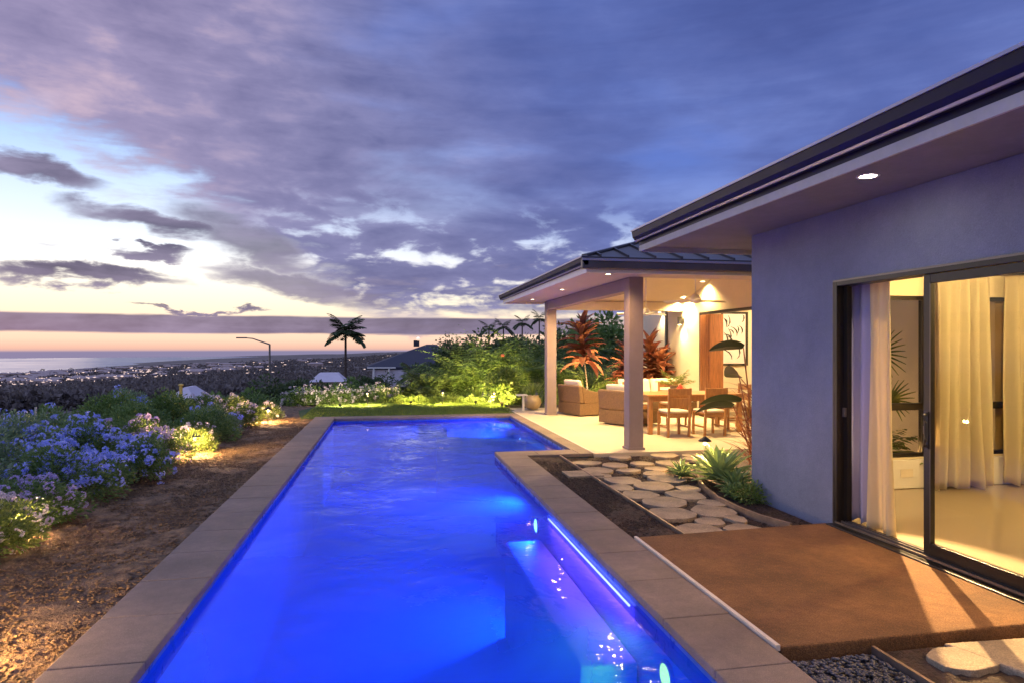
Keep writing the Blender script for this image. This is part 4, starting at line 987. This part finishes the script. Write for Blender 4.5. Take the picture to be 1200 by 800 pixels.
def ti_plant(loc, h, s_, label, seed, heads=1):
    rg = random.Random(seed); t = empty('ti_plant', loc, 0, label, 'plant', 'red leaved ti plants by the patio')
    tr = MB(); lf = MB()
    for q in range(heads):
        lx, ly = rg.uniform(-.12, .12)*h, rg.uniform(-.1, .1)*h; hh = h*(1-.18*q)
        tr.tube([(0, 0, -.05), (lx*.4, ly*.4, hh*.4), (lx, ly, hh)], [.022, .018, .014], 7)
        for k in range(60):
            q_ = k/60; z = hh - q_*.62*s_
            lf.blade((lx*(1-q_*.3), ly*(1-q_*.3), z), k*2.399+rg.uniform(-.25, .25), 1.35-q_*1.45+rg.uniform(-.3, .3), .50*s_*rg.uniform(.7, 1.2), .135*s_, rg.uniform(.4, 1.5), 6, .25)
    tr.build('trunk', 'bark', t, world=False); lf.build('leaves', 'ti', t, world=False); return t
x, y = at(693, 478, -.05); ti_plant((5.35, 16.9, -.1), 2.15, 1.45, 'tallest red ti plant beyond the armchairs', 1, 1)
ti_plant((6.35, 17.0, -.1), 1.55, 1.15, 'red ti plant left of the near post', 2, 2)
ti_plant((6.75, 15.9, -.1), 1.65, 1.25, 'orange red ti plant right of the near post against the cream wall', 3, 2)

def frond(mb, base, az, el, L_, droop, lw_=.03, ll=.3, n=18, rg=random):
    p = np.array(base, float); e = el; h_ = np.array((math.cos(az), math.sin(az), 0)); sd_ = np.array((-math.sin(az), math.cos(az), 0)); pts_ = [tuple(p)]
    for i in range(n):
        d = h_*math.cos(e)+np.array((0, 0, 1))*math.sin(e); p = p + d*L_/n; e -= droop/n; t = (i+1)/n; pts_.append(tuple(p))
        if t < .15: continue
        l = ll*math.sin(math.pi*min(.97, t*.9+.08))**.6
        for s_ in (-1, 1):
            dd = d*.55 + sd_*s_*.85 + np.array((0, 0, -.15-.25*rg.random())); dd /= np.linalg.norm(dd); wv = np.cross(dd, np.array((0, 0, 1))); wv /= np.linalg.norm(wv)+1e-9
            q = p + dd*l*.5; r2 = p + dd*l + np.array((0, 0, -.12*l))
            mb.add([tuple(p), tuple(q+wv*lw_/2), tuple(r2), tuple(q-wv*lw_/2)], [(0, 1, 2, 3)])
    return pts_
def palm(name, loc, trunk_h, n, L_, label, cat, group, leafm, tr_r=.1, droop=1.6, ll=.35, lw_=.04, seed=0, el=(.1, 1.3), lean=.3, nfr=14):
    rg = random.Random(seed); t = empty(name, loc, 0, label, cat, group)
    top = (lean, lean*.3, trunk_h); lf = MB(); tr = MB()
    tr.tube([(0, 0, -.3), (lean*.25, 0, trunk_h*.4), top], [tr_r*1.3, tr_r, tr_r*.8], 8); 
    for k in range(n):
        e0 = el[0]+(el[1]-el[0])*((k*.7549+rg.uniform(0,.15)) % 1)
        pts_ = frond(lf, top, k*2.399+rg.uniform(-.2, .2), e0, L_*rg.uniform(.85, 1.1), droop*rg.uniform(.8, 1.15), lw_, ll, nfr, rg); tr.tube(pts_, [tr_r*.12]*len(pts_), 3, cap=False)
    tr.build('trunk', 'bark', t, world=False); lf.build('crown', leafm, t, world=False); return t
# areca style clumps: many fronds from the ground
def areca(loc, n, L_, label, leafm, seed, el=(.5, 1.45), ll=.30, group='palm clumps behind the lawn'):
    rg = random.Random(seed); t = empty('palm_clump', loc, 0, label, 'palm', group); lf = MB(); st = MB()
    for k in range(n):
        az = rg.uniform(0, 6.28); b0 = (.15*math.cos(az), .15*math.sin(az), rg.uniform(0, L_*.35)); pts_ = frond(lf, b0, az, rg.uniform(*el), L_*rg.uniform(.7, 1.1), rg.uniform(.8, 1.5), .06, ll, 16, rg)
        st.tube([(b0[0]*.3, b0[1]*.3, -.1)]+pts_[:10], .009, 4, cap=False)
    st.build('stem', 'leaf_b', t, world=False); lf.build('fronds', leafm, t, world=False); return t
AR = [(487, 20.6, .75, 'leaf_d', 'low palm clump nearest the grey neighbouring wall'), (507, 21.0, 1.2, 'leaf_d', 'palm clump second from the neighbouring wall'), (540, 21.6, 1.8, 'leaf', 'arching palm clump third from the neighbouring wall'),
      (560, 20.9, 2.3, 'leaf', 'tall palm clump above the lit lawn edge'), (583, 21.8, 2.5, 'leaf', 'dark palm clump under the four distant palms'), (612, 20.6, 2.4, 'leaf', 'dark palm clump above the glazed pot'), (640, 21.2, 2.5, 'leaf', 'palm clump behind the far post'), (672, 21.6, 2.5, 'leaf_d', 'dark palm clump behind the tallest ti plant')]
for i, (u, y, L_, lm, lab) in enumerate(AR):
    a = (u-600)/F; tt = y/(-SN*a+CS); areca(((CS*a+SN)*tt, y, -.15), 44, L_, lab, lm, 60+i)
areca((4.05, 18.0, -.1), 26, 1.45, 'bright green bushy palm lit from below behind the glazed pot', 'leaf_b', 90, (.6, 1.5), .22)
areca((5.6, 18.0, -.1), 34, 1.5, 'bright yellow green palm clump behind the armchairs', 'leaf_b', 91, (.4, 1.4), .24); areca((6.3, 18.8, -.1), 30, 1.7, 'green palm clump against the cream wall behind the sofa', 'leaf_b', 92)
areca((5.0, 19.2, -.1), 30, 2.0, 'green palm clump behind the tallest ti plant', 'leaf', 93)
# croton-like leafy bush near pot
sb_ = shrub_proto('leafy_bush', 'upright leafy bush with one orange bloom left of the glazed pot', 'shrub', None, .62, 1.45, 2600, .13, .05, 'leaf_b', None, 0, 0, 33); sb_.location = (3.1, 18.1, -.1)
MB().lathe([(.01, 0), (.05, .02), (.06, .05), (.02, .08)], c=(0, -.35, 1.45), seg=10).build('bloom', mat('orange_petal', (.75, .2, .07), .6, 0), sb_, world=False)
pp = MB(); rosette(pp, (0, 0, .33), 16, .5, .035, .9, 1.5, .7, random.Random(4)); o = pp.build('plant', 'leaf_b', None, loc=(3.68, 16.55, 0)); tag(o, 'small spiky plant growing in the round glazed pot', 'plant')
# table plant
t = empty('potted_palm', (5.55, 12.0, .731), 0, 'bright potted palm standing on the dining table', 'potted plant')
MB().lathe([(.07, 0), (.10, .05), (.09, .12), (.08, .12)], seg=20).build('pot', 'pot', t, world=False, smooth=True)
lf = MB()
for k in range(14): frond(lf, (0, 0, .1), k*2.4, .55+.8*((k*.7549) % 1), .45, .6, .022, .16, 12, random.Random(k))
lf.build('leaves', 'leaf_b', t, world=False)
# garden plants outside the wing window
t = empty('fan_palm', (6.25, 7.75, -.1), 0, 'fan palm with a round spray of narrow leaves outside the back window', 'palm'); fm = MB(); stm = MB(); rgf = random.Random(8)
for (cx_, cy_, cz_, R_) in ((.0, -.35, 1.62, .40), (-.35, .1, 1.15, .36), (.30, -.2, 1.0, .34), (.1, .35, 1.75, .36)):
    stm.tube([(0, 0, 0), (cx_*.4, cy_*.4, cz_*.6), (cx_, cy_, cz_)], .012, 6)
    for k in range(22):
        a = -2.6+5.2*k/21; d_ = np.array((math.sin(a)*.95, -.25, math.cos(a)*.95)); e_a = math.asin(max(-1, min(1, d_[2]/np.linalg.norm(d_)))); fm.blade((cx_, cy_, cz_), math.atan2(d_[1], d_[0]), e_a, R_*rgf.uniform(.85, 1.05), .042, .25, 5, .2, lambda q: 1-q*.85, 1.3)
stm.build('stem', 'leaf', t, world=False); fm.build('leaves', 'leaf_b', t, world=False)
areca((6.0, 7.4, -.1), 30, .85, 'low leafy palm outside the back window', 'leaf_b', 102, (.3, 1.4), .2)
garden_lamp = path_light(5.6, 7.0, -.08, .35, 'path light outside the back window', 110)
# up-lights for the lawn-edge planting
def uplight(x, y, tgt, e, label, color=(1, .74, .24)):
    t = empty('garden_spotlight', (x, y, -.05), 0, label, 'garden spotlight', 'small black garden spotlights')
    MB().tube([(0,0,-.03),(0,0,.08)], .01).build('stake', 'black', t, world=False); MB().lathe([(.02, .08), (.035, .10), (.04, .15)], seg=12).build('lamp_head', 'black', t, world=False)
    lamp('lamp', 'SPOT', (x, y, .13), e, color, .12, target=tgt, spot=120, blend=.9)
uplight(.6, 18.5, (.8, 21, 1.0), 380, 'garden spotlight at the left of the lawn edge'); uplight(2.4, 18.2, (2.6, 21, 1.2), 520, 'garden spotlight at the middle of the lawn edge')
uplight(3.0, 17.3, (3.7, 19, 1.0), 230, 'garden spotlight beside the glazed pot'); uplight(5.2, 16.2, (5.4, 18.5, 1.3), 500, 'garden spotlight under the tallest ti plant', (1, .68, .3)); uplight(6.3, 15.75, (6.5, 17.5, 1.2), 380, 'garden spotlight under the second ti plant', (1, .68, .3))
uplight(3.35, 19.3, (3.2, 21.2, 1.6), 380, 'garden spotlight under the dark palms above the glazed pot'); uplight(1.6, 19.7, (1.9, 21.2, 1.5), 240, 'garden spotlight in the low plants below the tall palm clump')
uplight(-1.3, 18.0, (-1.5, 19.9, .4), 200, 'garden spotlight below the white hedge', (1, .8, .5))
path_light(1.5, 18.5, -.08, .42, 'path light in the low plants at the centre back of the lawn', 330, (1, .75, .25), down=True); path_light(2.9, 18.0, -.08, .42, 'path light at the right back corner of the lawn', 330, (1, .75, .25), down=True)
path_light(-.6, 18.6, -.08, .42, 'path light before the white flowered hedge', 280, (1, .75, .35), down=True)

# ------------------------------------------------------------------ middle distance
def hz(x, y): return float(height(x, y))
def pos_at(u, Y):
    a = (u-600)/F; tt = Y/(-SN*a+CS); return (CS*a+SN)*tt
def tree_proto(name, label, r, h, nleaf, L, leafm, seed, cat='tree', group=None, trunk=.5):
    rg = np.random.default_rng(seed); t = empty(name, (0, 0, 0), 0, label, cat, group); nc = 22
    cd = unit(rg.normal(size=(nc, 3))); cc = cd*np.array([r*.7, r*.7, h*.30])*rg.uniform(.4, 1, (nc, 1)); cc[:, 2] += trunk + h*.33
    cr_ = rg.uniform(.2, .38, nc)*r; idx = rg.integers(0, nc, nleaf); d = unit(rg.normal(size=(nleaf, 3)))
    pos = cc[idx]+d*cr_[idx][:, None]*rg.uniform(.5, 1.1, (nleaf, 1)); dr = unit(d+rg.normal(size=(nleaf, 3))*.5)
    Vv, Ff = leafcloud(pos, dr, rg.uniform(.7, 1.3, nleaf)*L, L*.45, .1); npobj('crown', Vv, Ff, leafm, t)
    tb = MB(); tb.tube([(0, 0, -1.0), (0, 0, trunk+h*.2)], [.04*h, .025*h], 7)
    for k in range(5): tb.tube([(0, 0, trunk), tuple(cc[k]*.6+np.array([0,0,trunk*.3])), tuple(cc[k])], [.022*h, .012*h, .006*h], 5)
    tb.build('trunk', 'bark', t, world=False); return t
TG = 'dark garden trees on the slope below the pool'
tp = [tree_proto('garden_tree', 'x', 2.4, 3.6, 5200, .24, 'leaf_d', 71, group=TG), tree_proto('garden_tree', 'x', 2.0, 3.0, 4600, .22, 'leaf', 72, group=TG)]
tu = [False, False]
# (proto, u, Y, top v, scale, label)
MT = [(0, 20, 15, 472, 1.0, 'dark round tree at the left frame edge behind the flower bed'), (0, 85, 19, 474, 1.0, 'dark tree second from the left behind the bed'), (1, 150, 17, 470, .9, 'olive tree behind the blue flowered shrubs'),
      (1, 190, 15, 466, .7, 'small olive tree behind the violet shrub'), (0, 130, 27, 462, 1.2, 'broad dark tree on the slope below the yellow stake'), (1, 255, 22, 458, .9, 'green tree right of the white roof'), (0, 230, 36, 455, 1.2, 'dark tree behind the white roof'),
      (0, 345, 34, 426, .95, 'round tree right of the street lamp'), (1, 290, 27, 452, .9, 'low green tree left of the street lamp'), (0, 434, 40, 430, .72, 'dark round bush before the grey neighbouring wall'), (1, 410, 36, 440, .9, 'tree below the tall palm'),
      (0, 375, 48, 440, 1.1, 'tree behind the white street side shed'), (0, 30, 38, 462, 1.4, 'far dark tree at the left edge'), (1, 60, 26, 470, 1.0, 'olive tree by the lamp at the far left'), (0, 300, 60, 446, 1.5, 'broad tree on the slope behind the street lamp'), (0, 180, 60, 455, 1.6, 'broad dark tree low on the slope in mid view'),
      (0, 515, 48, 408, 1.2, 'dark tree right of the neighbouring roof'), (0, 545, 45, 402, 1.2, 'dark tree behind the palm clumps'), (0, 600, 40, 394, 1.3, 'dark tree behind the dark palm clumps'), (0, 660, 38, 388, 1.4, 'dark tree rising behind the far post'), (1, 700, 34, 385, 1.4, 'tree beyond the ti plants'),]
for i, (k, u, Y, vt, s_, lab) in enumerate(MT):
    x = pos_at(u, Y); ztop = EYE + (407-vt)/F*(SN*x+CS*Y) + (1.2 if u > 520 else .1); hh = (3.6 if k == 0 else 3.0)*s_*.97
    put(tp, tu, k, (x, Y, ztop-hh-.15*s_), i*1.1, (s_, s_, s_), lab)
# street lamp
sx_ = pos_at(316, 38); gz = hz(sx_, 38); dd = SN*sx_+CS*38; ztop = EYE+(407-403)/F*dd
t = empty('street_lamp', (sx_, 38, gz), 0, 'tall street lamp with a long arm beyond the flower bed', 'street lamp')
MB().tube([(0,0,-.3),(0,0,ztop-gz)], [.075,.05], 8).build('pole', 'steel', t, world=False)
MB().tube([(0,0,ztop-gz-.02),(-.9,0,ztop-gz+.30),(-1.25,0,ztop-gz+.33)], [.045,.035,.03], 6).build('arm', 'steel', t, world=False)
MB().box(-1.75, -1.2, -.1, .1, ztop-gz+.30, ztop-gz+.37).build('lamp_head', 'steel', t, world=False, bevel=.02)
# tall palm
def px_palm(u, v, Y, L_, label, seed, n=16, group='distant palms on the skyline', trunk=None, tr=.12, mat_='leaf_d'):
    x = pos_at(u, Y); dd_ = SN*x+CS*Y; z = EYE+(407-v)/F*dd_; g_ = hz(x, Y)
    return palm('palm_tree', (x, Y, g_), z-g_, n, L_, label, 'palm', group, mat_, tr, 1.15, L_*.36, L_*.10, seed, (-.15, 1.5), .0, 14)
px_palm(405, 391, 62, 2.3, 'lone tall palm standing left of the neighbouring roof', 3, 30)
for i, (u, v) in enumerate(((573, 386), (590, 384), (612, 379), (632, 374))): px_palm(u, v, 70+i*2, 1.45, 'small distant palm silhouette, %s of four from the left' % ['first','second','third','last'][i], 10+i, 13, tr=.09)
px_palm(484, 440, 26, .9, 'young pale palm in front of the grey neighbouring wall', 30, 14, mat_='leaf_b')
# neighbouring house
Y = 55; xl, xr_ = pos_at(432, Y), pos_at(535, Y); dn = SN*xl+CS*Y; zr_ = EYE+(407-403)/F*dn; ze = EYE+(407-431)/F*dn; zb_ = -5.0
t = empty('neighbouring_house', ((xl+xr_)/2, Y, zb_), 0, 'neighbouring house with dark hip roof and grey wall behind the lawn', 'house')
MB().box(xl+.3, xr_-.4, Y-.75, Y+8, zb_, ze-.12).build('wall', 'farwall', t)
mx_ = (xl+xr_)/2; x0, x1, y0, y1 = xl-.2, xr_+.6, Y-.8, Y+9
MB().add([(x0,y0,ze-.1),(x1,y0,ze-.1),(x1,y1,ze-.1),(x0,y1,ze-.1),(x0+5.2,Y+4,zr_),(x1-2.0,Y+4,zr_),(x0,y0,ze+.1),(x1,y0,ze+.1),(x1,y1,ze+.1),(x0,y1,ze+.1)], [(3,2,1,0),(6,7,5,4),(7,8,5),(8,9,4,5),(9,6,4),(0,1,7,6),(1,2,8,7),(2,3,9,8),(3,0,6,9)]).build('roof', 'asphalt_dark', t)
MB().box(pos_at(488,Y+4)-.25, pos_at(488,Y+4)+.25, Y+3.8, Y+4.2, zr_-.2, zr_+.35).build('chimney', 'asphalt_dark', t)
MB().tube([(pos_at(438, Y-1), Y-1, ze-1.6), (pos_at(438, Y-1), Y-1, ze)], .09, 6).tube([(pos_at(456, Y-1), Y-1, ze-1.6), (pos_at(456, Y-1), Y-1, ze)], .09, 6).box(xl-.1, xl+2.2, Y-1.1, Y-.9, ze, ze+.12).build('porch', 'white', t)
tag(MB().lathe([(.02,0),(.16,.08),(.18,.2),(.1,.32),(.02,.36)], seg=12).build('globe_lamp', 'city', None, loc=(pos_at(490, 58), 58, zr_+.30)), 'glowing yellow globe lamp on the neighbouring roof ridge', 'lamp')
# low white roof building + shed
def lowhouse(u, v, Y, w_, label, m='citywall', rm='farwall', group=None, name='small_building', d=2.2, h=1.6, rz=0):
    x = pos_at(u, Y); z = EYE+(407-v)/F*(SN*x+CS*Y); t_ = empty(name, (x, Y, z-h), rz, label, 'building', group)
    MB().box(-w_/2, w_/2, 0, d, -1.5, h-.35).build('wall', m, t_, world=False)
    MB().hull8([(-w_/2-.3,-.4,h-.35),(w_/2+.3,-.4,h-.35),(w_/2+.3,d+.4,h-.35),(-w_/2-.3,d+.4,h-.35)],[(-w_/2+.3,.6,h+.25),(w_/2-.3,.6,h+.25),(w_/2-.3,d-.4,h+.25),(-w_/2+.3,d-.4,h+.25)]).build('roof', rm, t_, world=False)
    return t_
lowhouse(384, 441, 48, 1.9, 'pale flat roof shed in front of the neighbouring house'); lowhouse(213, 461, 30, .75, 'small white roof just behind the flower bed shrubs')
x = pos_at(212, 20); t = MB().tube([(0,0,-2),(0,0,0)], .045, 8).lathe([(.045, 0), (.07, .02), (.07, .05), (.03, .07)], seg=10).build('garden_post', mat('glow_painted_post', (.75, .52, .12), .6, .1), None, loc=(x, 20, EYE+(407-452)/F*(SN*x+CS*20))); tag(t, 'thin post with yellow lamplight painted on behind the shrubs', 'post')  # lamplight on the post is put into its yellow colour
t = MB().tube([(0,0,-1.5),(0,0,0)], .02, 6).build('garden_post', 'joint', None, loc=(pos_at(42, 14), 14, EYE+(407-470)/F*13.8)); tag(t, 'thin pale stake at the left behind the flower bed', 'post')

# ------------------------------------------------------------------ valley: woodland, town
n = 6500; az = rng.uniform(R(-36), R(6), n); dist = np.exp(rng.uniform(np.log(110), np.log(5200), n)); x = dist*np.sin(az); y = dist*np.cos(az); z = height(x, y)
keep = (z > -149); x, y, z, dist = x[keep], y[keep], z[keep], dist[keep]
Pq, Dq, Lq = [], [], []
for i in range(len(x)):
    s_ = rng.uniform(1.4, 3.0)*(1+dist[i]/1500); m_ = 110 if dist[i] < 300 else (40 if dist[i] < 900 else 14)
    d = unit(rng.normal(size=(m_, 3))); d[:, 2] = np.abs(d[:, 2]); Pq.append(np.array([x[i], y[i], z[i]])+d*np.array([s_, s_, s_*.8])); Dq.append(unit(d+rng.normal(size=(m_, 3))*.8)); Lq.append(np.full(m_, s_*(.32 if dist[i] < 300 else (.5 if dist[i] < 900 else .85))))
Vv, Ff = leafcloud(np.concatenate(Pq), np.concatenate(Dq), np.concatenate(Lq), np.concatenate(Lq)*.7); 
M['leaf_far'] = leafmat('far_leaf', (.13, .105, .09), (.24, .19, .16), .1, .8)
tag(npobj('woodland', Vv, Ff, 'leaf_far'), 'dark scrub and trees covering the valley down to the coast', 'woodland', kind='stuff')
proto = None; BG = 'pale town buildings in the valley'
for i in range(170):
    a = R(random.uniform(-31, -8)); 
    a = R(random.choice([random.uniform(-29, -19), random.uniform(-29, -12), random.uniform(-27, -5)])); dist = math.exp(random.uniform(math.log(800), math.log(4000)))
    x, y = dist*math.sin(a), dist*math.cos(a); z = hz(x, y)
    s_ = 1+dist/1300
    if proto is None:
        proto = empty('town_building', (0, 0, 0), 0, 'x', 'building', BG)
        MB().box(-9, 9, -4, 4, -2, 4.5).build('wall', 'citywall', proto, world=False)
        MB().hull8([(-10,-5,4.5),(10,-5,4.5),(10,5,4.5),(-10,5,4.5)],[(-6,-.3,6.5),(6,-.3,6.5),(6,.3,6.5),(-6,.3,6.5)]).build('roof', mat('pale_roof', (.46,.34,.30), .7, .15, .2), proto, world=False)
        o = proto
    else: o = dup(proto, (0, 0, 0))
    o.location = (x, y, z); o.rotation_euler = (0, 0, random.uniform(-.4, .4)); o.scale = (s_*random.uniform(.5, 1.6)*.5, s_*.45, s_*.6)
    o['label'] = 'pale low building among many in the valley town'
n = 360; m_ = MB()
for i in range(n):
    a = R(random.choice([random.uniform(-30, -18), random.uniform(-30, -8), random.uniform(-30, 2)])); dist = math.exp(random.uniform(math.log(350), math.log(4300)))
    x, y = dist*math.sin(a), dist*math.cos(a); z = hz(x, y)
    if z < -148: continue
    s_ = dist/F*.42; q_ = s_*random.choice([.9, 1.2, 2.5, 4.5]); m_.add([(x-q_,y,z+6),(x+q_,y,z+6),(x,y+s_,z+6),(x,y-s_,z+6),(x,y,z+6+s_),(x,y,z+6-s_)], [(0,3,4),(3,1,4),(1,2,4),(2,0,4),(3,0,5),(1,3,5),(2,1,5),(0,2,5)])
tag(m_.build('town_lights', 'city'), 'tiny warm lights scattered over the valley town', 'lights', kind='stuff')
